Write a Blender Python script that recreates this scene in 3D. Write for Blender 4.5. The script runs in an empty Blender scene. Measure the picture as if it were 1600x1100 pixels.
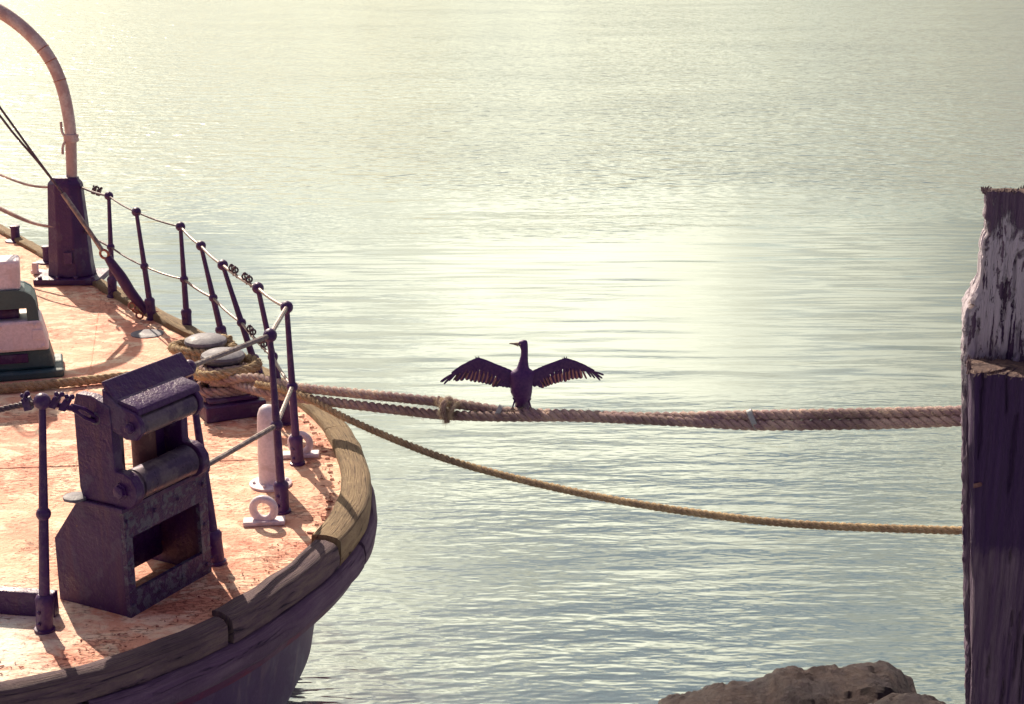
import bpy, math, random
from mathutils import Vector, Matrix, noise
random.seed(7)
V = Vector
sc = bpy.context.scene
C = sc.collection

# ------------------------------------------------------------------ camera, sky, sun, exposure
CAM_Z, PITCH, F = 4.35, math.radians(16.0), 2400.0          # F in pixels of a 1600 px wide picture
cam_d = bpy.data.cameras.new('camera')
cam_d.sensor_width = 36.0
cam_d.lens = 36.0 * F / 1600.0
cam_d.clip_end = 6000.0
cam_d.clip_start = 0.05
cam = bpy.data.objects.new('camera', cam_d)
C.objects.link(cam)
cam.location = (0, 0, CAM_Z)
cam.rotation_euler = (math.radians(90) - PITCH, 0, 0)
sc.camera = cam

SUN_EL, SUN_AZ = math.radians(37.0), math.radians(-26.0)    # azimuth from +Y, negative is left
SUN = V((math.sin(SUN_AZ) * math.cos(SUN_EL), math.cos(SUN_AZ) * math.cos(SUN_EL), math.sin(SUN_EL)))
sun_d = bpy.data.lights.new('sun', 'SUN')
sun_d.energy = 5.0
sun_d.angle = math.radians(0.5)
sun_d.color = (1.0, 0.84, 0.66)
sun = bpy.data.objects.new('sun', sun_d)
C.objects.link(sun)
sun.rotation_euler = (-SUN).to_track_quat('-Z', 'Y').to_euler()

world = bpy.data.worlds.new('World')
sc.world = world
world.use_nodes = True
world.cycles.sampling_method = 'MANUAL'
world.cycles.sample_map_resolution = 256


class NT:
    """small wrapper for writing node trees"""
    def __init__(s, tree):
        s.t = tree
        s.n = tree.nodes
        s.n.clear()

    def node(s, kind, ins=None, **props):
        nd = s.n.new(kind)
        for k, v in props.items():
            setattr(nd, k, v)
        for k, v in (ins or {}).items():
            sock = nd.inputs[k]
            if isinstance(v, bpy.types.NodeSocket):
                s.t.links.new(v, sock)
            else:
                sock.default_value = v
        return nd

    def math(s, op, a, b=0.0, clamp=False):
        nd = s.node('ShaderNodeMath', {0: a, 1: b}, operation=op)
        nd.use_clamp = clamp
        return nd.outputs[0]

    def vmath(s, op, a, b=(0, 0, 0)):
        nd = s.node('ShaderNodeVectorMath', {0: a, 1: b}, operation=op)
        return nd.outputs['Value'] if op in ('DOT_PRODUCT', 'LENGTH') else nd.outputs['Vector']

    def ramp(s, fac, a, b, x=0.0, y=1.0, kind='SMOOTHSTEP'):
        return s.node('ShaderNodeMapRange', {'Value': fac, 'From Min': a, 'From Max': b, 'To Min': x, 'To Max': y},
                      interpolation_type=kind).outputs['Result']

    def mix(s, fac, a, b, blend='MIX'):
        nd = s.node('ShaderNodeMix', data_type='RGBA', blend_type=blend)
        for k, v in ((0, fac), (6, a), (7, b)):
            if isinstance(v, bpy.types.NodeSocket):
                s.t.links.new(v, nd.inputs[k])
            else:
                nd.inputs[k].default_value = v if k == 0 else (tuple(v) + (1.0,))[:4]
        return nd.outputs[2]

    def noise(s, vec, scale, detail=4.0, rough=0.55, dist=0.0):
        return s.node('ShaderNodeTexNoise', {'Vector': vec, 'Scale': scale, 'Detail': detail, 'Roughness': rough,
                                             'Distortion': dist}).outputs['Fac']

    def mapping(s, vec, scale=(1, 1, 1), rot=(0, 0, 0), loc=(0, 0, 0)):
        return s.node('ShaderNodeMapping', {'Vector': vec, 'Scale': scale, 'Rotation': rot, 'Location': loc}).outputs[0]


CLX, CLY = 2.20, 8.72
C2X, C2Y = 3.3, 1.2
w = NT(world.node_tree)
sky = w.node('ShaderNodeTexSky', sky_type='NISHITA')
sky.sun_disc = False
sky.sun_elevation = SUN_EL
sky.sun_rotation = SUN_AZ
sky.air_density = 1.0
sky.dust_density = 1.0
sky.ozone_density = 1.5
dirv = w.node('ShaderNodeTexCoord').outputs['Generated']
sep = w.node('ShaderNodeSeparateXYZ', {0: dirv})
zz = w.math('ADD', w.math('MAXIMUM', sep.outputs[2], 0.0), 0.12)
lay = w.node('ShaderNodeCombineXYZ', {0: w.math('DIVIDE', sep.outputs[0], zz), 1: w.math('DIVIDE', sep.outputs[1], zz), 2: 0.0}).outputs[0]
lay = w.mapping(lay, scale=(0.75, 1.0, 1.0), loc=(CLX, CLY, 0.0))
cl1 = w.noise(lay, 1.5, 4.0, 0.58)
cloud = w.ramp(cl1, 0.385, 0.51)
toward = w.math('MAXIMUM', w.vmath('DOT_PRODUCT', dirv, tuple(SUN)), 0.0)
glow = w.math('POWER', toward, 3.0)
cl2 = w.noise(w.mapping(lay, loc=(C2X, C2Y, 0.0)), 1.3, 3.0, 0.6)
lum = w.math('MULTIPLY', w.math('ADD', w.math('MULTIPLY', glow, 23.0), 3.2), w.ramp(cl2, 0.35, 0.65, 0.45, 1.45))
tone = w.mix(w.ramp(glow, 0.04, 0.30), (0.88, 0.66, 1.10), (1.0, 0.955, 0.80))
cloud_col = w.node('ShaderNodeVectorMath', {0: tone, 'Scale': lum}, operation='SCALE').outputs[0]
sky_col = w.mix(1.0, sky.outputs[0], (1.25, 1.16, 1.00), 'MULTIPLY')
col = w.mix(cloud, sky_col, cloud_col)
bg = w.node('ShaderNodeBackground', {'Color': col, 'Strength': 0.05})
w.node('ShaderNodeOutputWorld', {'Surface': bg.outputs[0]})

sc.view_settings.view_transform = 'Standard'
sc.view_settings.look = 'None'
sc.view_settings.gamma = 1.0
sc.view_settings.use_curve_mapping = False
sc.view_settings.exposure = 0.55
sc.render.engine = 'CYCLES'
sc.cycles.max_bounces = 4
sc.cycles.use_adaptive_sampling = True
sc.cycles.adaptive_threshold = 0.02
sc.cycles.sample_clamp_indirect = 4.0
sc.cycles.sample_clamp_direct = 12.0
sc.cycles.use_denoising = True

# ------------------------------------------------------------------ helpers
_c, _s = math.cos(PITCH), math.sin(PITCH)


def ray(px, py):
    a, b = (px - 800.0) / F, (550.0 - py) / F
    return V((a, _c + b * _s, -_s + b * _c))


def at(px, py, z):                       # the point of the horizontal plane z seen at a pixel
    r = ray(px, py)
    return V((0, 0, CAM_Z)) + r * ((z - CAM_Z) / r.z)


def aty(px, py, y):                      # the point at distance y along the ground
    r = ray(px, py)
    return V((0, 0, CAM_Z)) + r * (y / r.y)


class MB:
    def __init__(s):
        s.v, s.f, s.uv = [], [], []

    def add(s, vs, fs, uvs=None):
        o = len(s.v)
        s.v += [tuple(p) for p in vs]
        s.uv += uvs if uvs else [(0.0, 0.0)] * len(vs)
        s.f += [tuple(i + o for i in q) for q in fs]

    def box(s, o, u, v, w_, c=True):     # o centre, u v w half axes
        o, u, v, w_ = V(o), V(u), V(v), V(w_)
        vs = [o + u * a + v * b + w_ * d for d in (-1, 1) for b in (-1, 1) for a in (-1, 1)]
        fs = [(0, 2, 3, 1), (4, 5, 7, 6), (0, 1, 5, 4), (2, 6, 7, 3), (0, 4, 6, 2), (1, 3, 7, 5)]
        if u.cross(v).dot(w_) < 0:
            fs = [q[::-1] for q in fs]
        s.add(vs, fs)

    def tube(s, pts, rad, n=12, cap=True, squash=None):
        pts = [V(p) for p in pts]
        k = len(pts)
        rad = rad if isinstance(rad, (list, tuple)) else [rad] * k
        t0 = (pts[1] - pts[0]).normalized()
        nrm = t0.cross(V((0, 0, 1)))
        if nrm.length < 1e-3:
            nrm = t0.cross(V((1, 0, 0)))
        nrm.normalize()
        vs, fs = [], []
        for i, p in enumerate(pts):
            t = (pts[min(i + 1, k - 1)] - pts[max(i - 1, 0)]).normalized()
            nrm = (nrm - t * nrm.dot(t)).normalized()
            b = t.cross(nrm)
            for j in range(n):
                a = 2 * math.pi * j / n
                vs.append(p + (nrm * math.cos(a) + b * math.sin(a)) * rad[i])
        for i in range(k - 1):
            for j in range(n):
                a, b = i * n + j, i * n + (j + 1) % n
                fs.append((a, b, b + n, a + n))
        if cap:
            fs.append(tuple(range(n))[::-1])
            fs.append(tuple((k - 1) * n + j for j in range(n)))
        s.add(vs, fs)

    def lathe(s, o, prof, n=24, axis=(0, 0, 1)):     # prof: (radius, height)
        o, ax = V(o), V(axis).normalized()
        x = ax.orthogonal().normalized()
        y = ax.cross(x)
        vs, fs = [], []
        for r, h in prof:
            for j in range(n):
                a = 2 * math.pi * j / n
                vs.append(o + ax * h + (x * math.cos(a) + y * math.sin(a)) * max(r, 1e-5))
        for i in range(len(prof) - 1):
            for j in range(n):
                a, b = i * n + j, i * n + (j + 1) % n
                fs.append((a, b, b + n, a + n))
        fs.append(tuple(range(n))[::-1])
        fs.append(tuple((len(prof) - 1) * n + j for j in range(n)))
        s.add(vs, fs)

    def ball(s, o, r, n=14, m=9, sz=1.0):
        s.lathe(o, [(r * math.sin(math.pi * i / m), -r * sz * math.cos(math.pi * i / m)) for i in range(m + 1)], n)

    def torus(s, o, axis, R, r, n=22, m=9):
        o, ax = V(o), V(axis).normalized()
        x = ax.orthogonal().normalized()
        y = ax.cross(x)
        vs, fs = [], []
        for i in range(n):
            a = 2 * math.pi * i / n
            d = x * math.cos(a) + y * math.sin(a)
            for j in range(m):
                b = 2 * math.pi * j / m
                vs.append(o + d * (R + r * math.cos(b)) + ax * (r * math.sin(b)))
        for i in range(n):
            for j in range(m):
                fs.append((i * m + j, ((i + 1) % n) * m + j, ((i + 1) % n) * m + (j + 1) % m, i * m + (j + 1) % m))
        s.add(vs, fs)

    def prism(s, poly, ext):             # closed polygon of points, extruded by ext
        poly = [V(p) for p in poly]
        k = len(poly)
        e = V(ext)
        vs = poly + [p + e for p in poly]
        nrm = V((0, 0, 0))
        for i in range(k):
            nrm += (poly[i] - poly[0]).cross(poly[(i + 1) % k] - poly[0])
        fs = [tuple(range(k))[::-1], tuple(range(k, 2 * k))]
        fs += [(i, (i + 1) % k, (i + 1) % k + k, i + k) for i in range(k)]
        if nrm.dot(e) < 0:
            fs = [q[::-1] for q in fs]
        s.add(vs, fs)

    def rings(s, rr, cap=True):          # list of equal-length rings
        n = len(rr[0])
        vs = [p for r in rr for p in r]
        fs = []
        for i in range(len(rr) - 1):
            for j in range(n):
                a, b = i * n + j, i * n + (j + 1) % n
                fs.append((a, b, b + n, a + n))
        if cap:
            fs.append(tuple(range(n))[::-1])
            fs.append(tuple((len(rr) - 1) * n + j for j in range(n)))
        s.add(vs, fs)

    def build(s, name, mat, parent=None, smooth=40, bevel=0.0, kind=None, label=None):
        me = bpy.data.meshes.new(name)
        me.from_pydata(s.v, [], s.f)
        me.update()
        if any(u != (0.0, 0.0) for u in s.uv):
            lay_ = me.uv_layers.new(name='UVMap')
            for lp in me.loops:
                lay_.data[lp.index].uv = s.uv[lp.vertex_index]
        me.materials.append(mat)
        if smooth:
            me.shade_smooth()
            me.set_sharp_from_angle(angle=math.radians(smooth))
        o = bpy.data.objects.new(name, me)
        C.objects.link(o)
        if bevel:
            md = o.modifiers.new('bevel', 'BEVEL')
            md.width = bevel
            md.segments = 2
            md.limit_method = 'ANGLE'
            md.harden_normals = False
        if parent is not None:
            o.parent = parent
            if parent.type == 'EMPTY':
                o.matrix_parent_inverse = Matrix.Translation(parent.location).inverted()
        if kind:
            o['kind'] = kind
        if label:
            o['label'] = label
        return o


def thing(name, loc, label, cat, group=None):
    o = bpy.data.objects.new(name, None)
    C.objects.link(o)
    o.location = loc
    o.empty_display_size = 0.2
    tag(o, label, cat, group)
    return o


def tag(o, label, cat, group=None):
    o['label'] = label
    o['category'] = cat
    if group:
        o['group'] = group


def spline(pts, step):                   # Catmull-Rom through pts, sampled about every step
    pts = [V(p) for p in pts]
    q = [pts[0] * 2 - pts[1]] + pts + [pts[-1] * 2 - pts[-2]]
    out = []
    for i in range(1, len(q) - 2):
        p0, p1, p2, p3 = q[i - 1], q[i], q[i + 1], q[i + 2]
        n = max(1, int((p2 - p1).length / step))
        for k in range(n):
            t = k / n
            out.append(0.5 * ((2 * p1) + (p2 - p0) * t + (2 * p0 - 5 * p1 + 4 * p2 - p3) * t * t
                              + (3 * p1 - p0 - 3 * p2 + p3) * t * t * t))
    out.append(q[-2])
    return out


def resample(pts, step):
    out, acc = [pts[0]], 0.0
    for a, b in zip(pts, pts[1:]):
        L = (b - a).length
        while acc + L >= step and L > 1e-9:
            t = (step - acc) / L
            a = a.lerp(b, t)
            out.append(a)
            L = (b - a).length
            acc = 0.0
        acc += L
    return out


def rope(name, pts, R, mat, parent=None, lay_len=5.0, fibres=0, fmat=None, n=8, flen=1.0, strands=3):
    """a laid rope: strands twisted around each other, with loose fibres standing off it"""
    path = resample(spline(pts, R * 0.5), R * 0.55)
    tg = [(path[min(i + 1, len(path) - 1)] - path[max(i - 1, 0)]).normalized() for i in range(len(path))]
    nrm = tg[0].cross(V((0, 0, 1))).normalized()
    fr = []
    for t in tg:
        nrm = (nrm - t * nrm.dot(t)).normalized()
        fr.append((nrm.copy(), t.cross(nrm)))
    mb = MB()
    pitch = lay_len * R
    hr, sr = (R * 0.55, R * 0.50) if strands == 3 else (R * 0.58, R * 0.5)
    for k in range(strands):
        cs = []
        for i, p in enumerate(path):
            a = 2 * math.pi * (k / strands + i * R * 0.55 / pitch)
            nn, bb = fr[i]
            cs.append(p + (nn * math.cos(a) + bb * math.sin(a)) * hr)
        rad = [sr * (1 + 0.10 * noise.noise(p * 30.0)) for p in cs]
        mb.tube(cs, rad, n)
    o = mb.build(name, mat, parent, smooth=60)
    if fibres:
        fb = MB()
        for _ in range(fibres):
            i = random.randrange(1, len(path) - 1)
            a = random.uniform(0, 2 * math.pi)
            nn, bb = fr[i]
            d = nn * math.cos(a) + bb * math.sin(a)
            p = path[i] + d * R * 0.9
            l = R * random.uniform(0.35, 1.0) * flen
            e = p + d * l * random.uniform(0.3, 0.9) + tg[i] * l * random.uniform(-1.2, 1.2) + V((0, 0, -0.2 * l))
            wd = tg[i].cross(d) * R * 0.035
            m_ = p.lerp(e, 0.5) + d * l * 0.15
            fb.add([p - wd, p + wd, m_ + wd * 0.8, m_ - wd * 0.8, e], [(0, 1, 2, 3), (3, 2, 4)])
        f = fb.build('loose_fibres', fmat or mat, o, smooth=0, kind='stuff')
    return o


# ------------------------------------------------------------------ materials
def new_mat(name):
    m = bpy.data.materials.new(name)
    m.use_nodes = True
    return m, NT(m.node_tree)


def paint(name, base, wear, wear_amt=0.5, scale=9.0, rough=0.55, bump=0.25, spots=None, spot_amt=0.35, metal=0.0, fine=60.0, streak=None):
    """weathered paint: two tones in blotches, spots of a third colour, lumpy relief"""
    m, t = new_mat(name)
    co = t.node('ShaderNodeTexCoord').outputs['Object']
    a = t.noise(co, scale, 5.0, 0.62, 0.3)
    c = t.mix(t.ramp(a, 0.62 - 0.25 * wear_amt, 0.72 - 0.25 * wear_amt), base, wear)
    b = t.noise(co, fine, 2.0, 0.65)
    c = t.mix(t.ramp(b, 0.3, 0.7, 0.0, 0.35), c, tuple(x * 0.55 for x in base))
    if spots:
        d = t.noise(t.mapping(co, loc=(4.3, 1.7, 9.1)), scale * 2.7, 6.0, 0.7, 0.5)
        c = t.mix(t.ramp(d, 0.72 - 0.3 * spot_amt, 0.78 - 0.3 * spot_amt), c, spots)
    if streak:
        e = t.noise(t.mapping(co, scale=(13.0, 13.0, 0.9)), 1.0, 4.0, 0.6)
        c = t.mix(t.math('MULTIPLY', t.ramp(e, 0.52, 0.72), 0.7), c, streak)
    h = t.math('ADD', t.math('MULTIPLY', a, 1.0), t.math('MULTIPLY', b, 0.35))
    bp = t.node('ShaderNodeBump', {'Strength': bump, 'Distance': 0.02, 'Height': h})
    pr = t.node('ShaderNodeBsdfPrincipled', {'Base Color': c, 'Roughness': t.ramp(a, 0.3, 0.7, rough - 0.1, rough + 0.2),
                                             'Metallic': metal, 'Normal': bp.outputs[0]})
    t.node('ShaderNodeOutputMaterial', {'Surface': pr.outputs[0]})
    return m


M = {}
M['black'] = paint('purple_black_paint', (0.050, 0.007, 0.088), (0.090, 0.055, 0.125), 0.35, 7.0, 0.42, 0.55, (0.15, 0.05, 0.05), 0.22, streak=(0.085, 0.025, 0.075))
M['black_steel'] = paint('dark_steel', (0.055, 0.010, 0.10), (0.10, 0.045, 0.12), 0.4, 20.0, 0.4, 0.3, (0.16, 0.06, 0.045), 0.2)
M['pitted'] = paint('pitted_paint', (0.048, 0.012, 0.09), (0.12, 0.12, 0.17), 0.55, 26.0, 0.42, 1.0, (0.10, 0.03, 0.06), 0.12, fine=120.0)
M['roller'] = paint('worn_roller_steel', (0.085, 0.06, 0.11), (0.15, 0.12, 0.15), 0.6, 10.0, 0.33, 0.12, (0.16, 0.08, 0.06), 0.25, metal=0.4)
M['rust_roller'] = paint('rusty_roller', (0.15, 0.06, 0.06), (0.23, 0.12, 0.10), 0.5, 9.0, 0.6, 0.3)
M['white'] = paint('white_paint', (0.78, 0.68, 0.72), (0.66, 0.55, 0.56), 0.4, 6.0, 0.45, 0.08, (0.45, 0.25, 0.2), 0.12, streak=(0.66, 0.46, 0.42))
M['davit'] = paint('davit_paint', (0.50, 0.34, 0.32), (0.62, 0.50, 0.47), 0.6, 8.0, 0.5, 0.12, (0.22, 0.08, 0.08), 0.12)
M['green'] = paint('green_paint', (0.035, 0.085, 0.10), (0.09, 0.14, 0.14), 0.25, 6.0, 0.4, 0.12, (0.25, 0.12, 0.08), 0.05)
M['wire'] = paint('grey_wire', (0.22, 0.18, 0.18), (0.36, 0.30, 0.27), 0.6, 40.0, 0.4, 0.3, metal=0.5)
M['darkwire'] = paint('dark_wire', (0.07, 0.04, 0.07), (0.16, 0.10, 0.10), 0.5, 40.0, 0.5, 0.3)
M['rust'] = paint('rust', (0.36, 0.13, 0.10), (0.52, 0.25, 0.17), 0.5, 30.0, 0.85, 0.6)
M['capsteel'] = paint('bollard_cap', (0.11, 0.11, 0.15), (0.21, 0.20, 0.23), 0.6, 12.0, 0.6, 0.2, (0.15, 0.10, 0.14), 0.2)
M['tape'] = paint('grey_tape', (0.36, 0.40, 0.40), (0.45, 0.47, 0.44), 0.5, 30.0, 0.5, 0.1)
M['hull'] = paint('hull_paint', (0.065, 0.022, 0.11), (0.10, 0.055, 0.14), 0.5, 3.0, 0.55, 0.12, (0.14, 0.09, 0.12), 0.10, streak=(0.17, 0.10, 0.15))
M['strake'] = paint('red_strake', (0.10, 0.010, 0.075), (0.20, 0.022, 0.07), 0.6, 3.5, 0.6, 0.25, (0.26, 0.12, 0.08), 0.14)


def deck_material():
    m, t = new_mat('deck_paint')
    co = t.node('ShaderNodeTexCoord').outputs['Object']
    big = t.noise(co, 0.8, 6.0, 0.6, 0.4)
    mid = t.noise(t.mapping(co, scale=(1.0, 1.6, 1.0), rot=(0, 0, 0.5)), 5.0, 6.0, 0.68, 0.6)
    fine = t.noise(co, 34.0, 3.0, 0.7, 0.3)
    c = t.mix(t.ramp(big, 0.40, 0.62), (0.70, 0.27, 0.175), (0.79, 0.42, 0.27))
    c = t.mix(t.ramp(mid, 0.46, 0.62), c, (0.87, 0.63, 0.44))
    # bare, bleached flaking near the fairlead
    pos = t.node('ShaderNodeVectorMath', {0: co, 1: (-2.6, 5.9, 1.35)}, operation='DISTANCE').outputs['Value']
    near = t.ramp(pos, 0.9, 0.35)
    c = t.mix(t.math('MULTIPLY', near, t.ramp(mid, 0.35, 0.5)), c, (0.82, 0.78, 0.66))
    fl = t.noise(t.mapping(co, scale=(1.0, 2.4, 1.0), rot=(0, 0, 0.25)), 26.0, 4.0, 0.6, 0.7)
    clus = t.ramp(t.noise(t.mapping(co, loc=(7.0, 3.0, 0.0)), 1.7, 3.0, 0.6), 0.38, 0.62, -0.07, 0.06)
    edge_w = t.node('ShaderNodeVectorMath', {0: co, 1: (-4.6, 9.2, 1.35)}, operation='DISTANCE').outputs['Value']
    clus = t.math('ADD', clus, t.ramp(edge_w, 2.9, 3.7, 0.0, 0.035))
    fl = t.math('ADD', fl, clus)
    c = t.mix(t.ramp(fl, 0.60, 0.66, 0.0, 0.6), c, (0.42, 0.13, 0.10))
    stain = t.noise(t.mapping(co, scale=(1.0, 0.5, 1.0), rot=(0, 0, 0.9), loc=(2.0, 5.0, 0.0)), 3.1, 5.0, 0.65)
    c = t.mix(t.ramp(stain, 0.56, 0.70, 0.0, 0.6), c, (0.50, 0.20, 0.13))
    c = t.mix(t.ramp(fine, 0.55, 0.75, 0.0, 0.5), c, (0.44, 0.20, 0.14))
    rust_n = t.ramp(mid, 0.36, 0.60, 1.25, 0.35)
    halo = None
    for (px, py), r_ in (((70, 985), 0.16), ((340, 880), 0.15), ((442, 800), 0.13), ((465, 725), 0.13), ((449, 662), 0.13), ((413, 818), 0.19), ((423, 757), 0.17), ((268, 925), 0.42), ((345, 625), 0.50), ((114, 437), 0.42)):
        f_ = at(px, py, 1.35)
        d_ = t.node('ShaderNodeVectorMath', {0: co, 1: tuple(f_)}, operation='DISTANCE').outputs['Value']
        k_ = t.ramp(d_, r_, r_ * 0.45)
        halo = k_ if halo is None else t.math('MAXIMUM', halo, k_)
    c = t.mix(t.math('MULTIPLY', t.math('MULTIPLY', halo, rust_n), 0.6), c, (0.44, 0.15, 0.09))
    h = t.math('ADD', t.math('MULTIPLY', mid, 0.5), t.math('ADD', t.math('MULTIPLY', fine, 0.5), t.math('MULTIPLY', t.ramp(fl, 0.58, 0.66), -0.5)))
    bp = t.node('ShaderNodeBump', {'Strength': 1.0, 'Distance': 0.022, 'Height': h})
    pr = t.node('ShaderNodeBsdfPrincipled', {'Base Color': c, 'Roughness': 0.75, 'Normal': bp.outputs[0]})
    t.node('ShaderNodeOutputMaterial', {'Surface': pr.outputs[0]})
    return m


def wood_material(name, a, b, dark, along_uv=True, sx=2.5, sy=40.0, bump=0.8):
    m, t = new_mat(name)
    tc = t.node('ShaderNodeTexCoord')
    co = t.mapping(tc.outputs['UV'] if along_uv else tc.outputs['Object'], scale=(sx, sy, 1.0) if along_uv else (sy, sy, sx))
    g = t.noise(co, 1.0, 8.0, 0.65, 0.6)
    ob = tc.outputs['Object']
    bl = t.noise(ob, 5.0, 6.0, 0.6)
    c = t.mix(t.ramp(g, 0.35, 0.65), a, b)
    c = t.mix(t.ramp(bl, 0.45, 0.7, 0.0, 0.5), c, tuple(x * 0.6 for x in a))
    crack = t.ramp(g, 0.40, 0.33)
    c = t.mix(t.math('MULTIPLY', crack, 0.85), c, dark)
    fine = t.noise(ob, 70.0, 4.0, 0.6)
    h = t.math('ADD', t.math('ADD', g, t.math('MULTIPLY', crack, -0.8)), t.math('MULTIPLY', fine, 0.3))
    bp = t.node('ShaderNodeBump', {'Strength': bump, 'Distance': 0.02, 'Height': h})
    pr = t.node('ShaderNodeBsdfPrincipled', {'Base Color': c, 'Roughness': 0.85, 'Normal': bp.outputs[0]})
    t.node('ShaderNodeOutputMaterial', {'Surface': pr.outputs[0]})
    return m


M['deck'] = deck_material()
M['cap'] = wood_material('cap_wood', (0.24, 0.16, 0.095), (0.39, 0.285, 0.155), (0.04, 0.02, 0.03), sx=5.0, sy=62.0, bump=1.0)
M['capdark'] = wood_material('weathered_shaded_cap_wood', (0.11, 0.065, 0.10), (0.20, 0.14, 0.13), (0.025, 0.008, 0.045), sx=5.0, sy=62.0, bump=1.0)  # near planks: weathered wood, with the rim's shade mixed into its colour
M['fender'] = wood_material('fender_wood', (0.10, 0.05, 0.12), (0.17, 0.11, 0.17), (0.025, 0.006, 0.05))


def rope_material(name, a, b):
    m, t = new_mat(name)
    co = t.node('ShaderNodeTexCoord').outputs['Object']
    n1 = t.noise(co, 9.0, 5.0, 0.6)
    n2 = t.noise(co, 120.0, 4.0, 0.7)
    c = t.mix(t.ramp(n1, 0.35, 0.65), a, b)
    c = t.mix(t.ramp(t.noise(co, 2.2, 3.0, 0.6), 0.48, 0.66, 0.0, 0.55), c, tuple(x * 0.45 for x in a))
    c = t.mix(t.ramp(n2, 0.4, 0.7, 0.0, 0.5), c, tuple(x * 0.4 for x in a))
    bp = t.node('ShaderNodeBump', {'Strength': 0.7, 'Distance': 0.006, 'Height': n2})
    pr = t.node('ShaderNodeBsdfPrincipled', {'Base Color': c, 'Roughness': 0.9, 'Normal': bp.outputs[0]})
    tr = t.node('ShaderNodeBsdfTranslucent', {'Color': c})
    mx = t.node('ShaderNodeMixShader', {0: 0.12, 1: pr.outputs[0], 2: tr.outputs[0]})
    t.node('ShaderNodeOutputMaterial', {'Surface': mx.outputs[0]})
    return m


M['hemp'] = rope_material('hemp', (0.42, 0.30, 0.18), (0.62, 0.47, 0.26))
M['hawser'] = rope_material('hawser', (0.40, 0.27, 0.28), (0.62, 0.47, 0.39))
M['fibre'] = rope_material('rope_fibre', (0.74, 0.60, 0.40), (0.85, 0.74, 0.55))


def water_material():
    m, t = new_mat('harbour_water')
    co = t.node('ShaderNodeTexCoord').outputs['Object']
    sp = t.node('ShaderNodeSeparateXYZ', {0: co})
    y = sp.outputs[1]
    wob = t.math('MULTIPLY', t.math('SUBTRACT', t.noise(t.mapping(co, scale=(0.5, 1.0, 1.0)), 0.18, 2.0, 0.6), 0.5), 9.0)
    yy = t.math('ADD', y, wob)
    # wind on the water: light close in, a slick in the middle, steady breeze beyond
    near_r = t.ramp(yy, 15.0, 10.0)
    far_r = t.ramp(yy, 20.0, 27.0)
    wind = t.math('ADD', t.math('ADD', t.math('MULTIPLY', near_r, 0.66), t.math('MULTIPLY', far_r, 0.9)), 0.10)
    patches = t.ramp(t.noise(t.mapping(co, scale=(0.5, 1.0, 1.0)), 0.22, 2.0, 0.6), 0.32, 0.68, 0.2, 1.35)
    wind = t.math('MULTIPLY', wind, patches)
    r1 = t.noise(t.mapping(co, scale=(0.38, 1.2, 1.0), rot=(0, 0, math.radians(-9))), 6.5, 2.0, 0.5)
    r2 = t.noise(t.mapping(co, scale=(0.5, 1.2, 1.0), rot=(0, 0, math.radians(16))), 17.0, 1.0, 0.5)
    sw = t.noise(t.mapping(co, scale=(0.22, 1.1, 1.0), rot=(0, 0, math.radians(-4))), 1.3, 2.0, 0.5)
    r3 = t.noise(t.mapping(co, scale=(0.75, 1.0, 1.0), rot=(0, 0, math.radians(5))), 2.6, 2.0, 0.6)
    fine_h = t.math('ADD', t.math('MULTIPLY', r1, 0.026), t.math('MULTIPLY', r2, 0.005))
    h = t.math('ADD', t.math('ADD', t.math('MULTIPLY', wind, fine_h), t.math('MULTIPLY', sw, 0.036)),
               t.math('MULTIPLY', t.math('MULTIPLY', far_r, r3), 0.08))
    bp = t.node('ShaderNodeBump', {'Strength': 1.0, 'Distance': 1.0, 'Height': h})
    fr = t.node('ShaderNodeFresnel', {'IOR': 1.33, 'Normal': bp.outputs[0]}).outputs[0]
    body = t.node('ShaderNodeBsdfDiffuse', {'Color': (0.07, 0.11, 0.115, 1.0)})
    gl = t.node('ShaderNodeBsdfGlossy', {'Color': (0.96, 1.0, 0.93, 1.0), 'Roughness': t.math('ADD', t.math('MULTIPLY', far_r, 0.03), 0.08), 'Normal': bp.outputs[0]})
    mx = t.node('ShaderNodeMixShader', {0: t.math('ADD', t.math('MULTIPLY', fr, 0.9), 0.50, True), 1: body.outputs[0], 2: gl.outputs[0]})
    t.node('ShaderNodeOutputMaterial', {'Surface': mx.outputs[0]})
    return m


# ------------------------------------------------------------------ water
wm = MB()
wm.add([(-2500, -300, 0), (2500, -300, 0), (2500, 4500, 0), (-2500, 4500, 0)], [(0, 1, 2, 3)])
water = wm.build('water', water_material(), smooth=0, kind='structure')

# ------------------------------------------------------------------ boat: hull, deck, timber edge
D = 1.35                                                     # deck height above the water
boat = thing('moored_boat', (-6.0, 11.0, 0.0),
             'old working boat with flaking orange deck, dark hull and wooden edge', 'boat')
edge_ctrl = [(-15.5, 8.2), (-11.0, 6.7), (-7.0, 5.6), (-4.4, 5.16), (-3.0, 5.22), (-2.04, 5.50), (-1.59, 5.75), (-1.22, 6.16),
             (-0.98, 6.62), (-0.82, 7.08), (-0.76, 7.5), (-0.78, 7.92), (-0.88, 8.41), (-1.03, 8.89), (-1.24, 9.32),
             (-1.53, 9.78), (-1.86, 10.28), (-2.27, 10.90), (-2.78, 11.62), (-3.34, 12.45), (-3.98, 13.37), (-4.62, 14.32),
             (-5.12, 15.05), (-6.2, 16.5), (-8.2, 18.3), (-12.0, 20.6), (-17.5, 22.8)]
edge = resample(spline([V((x, y, 0)) for x, y in edge_ctrl], 0.02), 0.03)
NE = len(edge)
tang = [(edge[min(i + 1, NE - 1)] - edge[max(i - 1, 0)]).normalized() for i in range(NE)]
outw = [V((t.y, -t.x, 0)) for t in tang]                     # outward: right of the direction of travel


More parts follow.
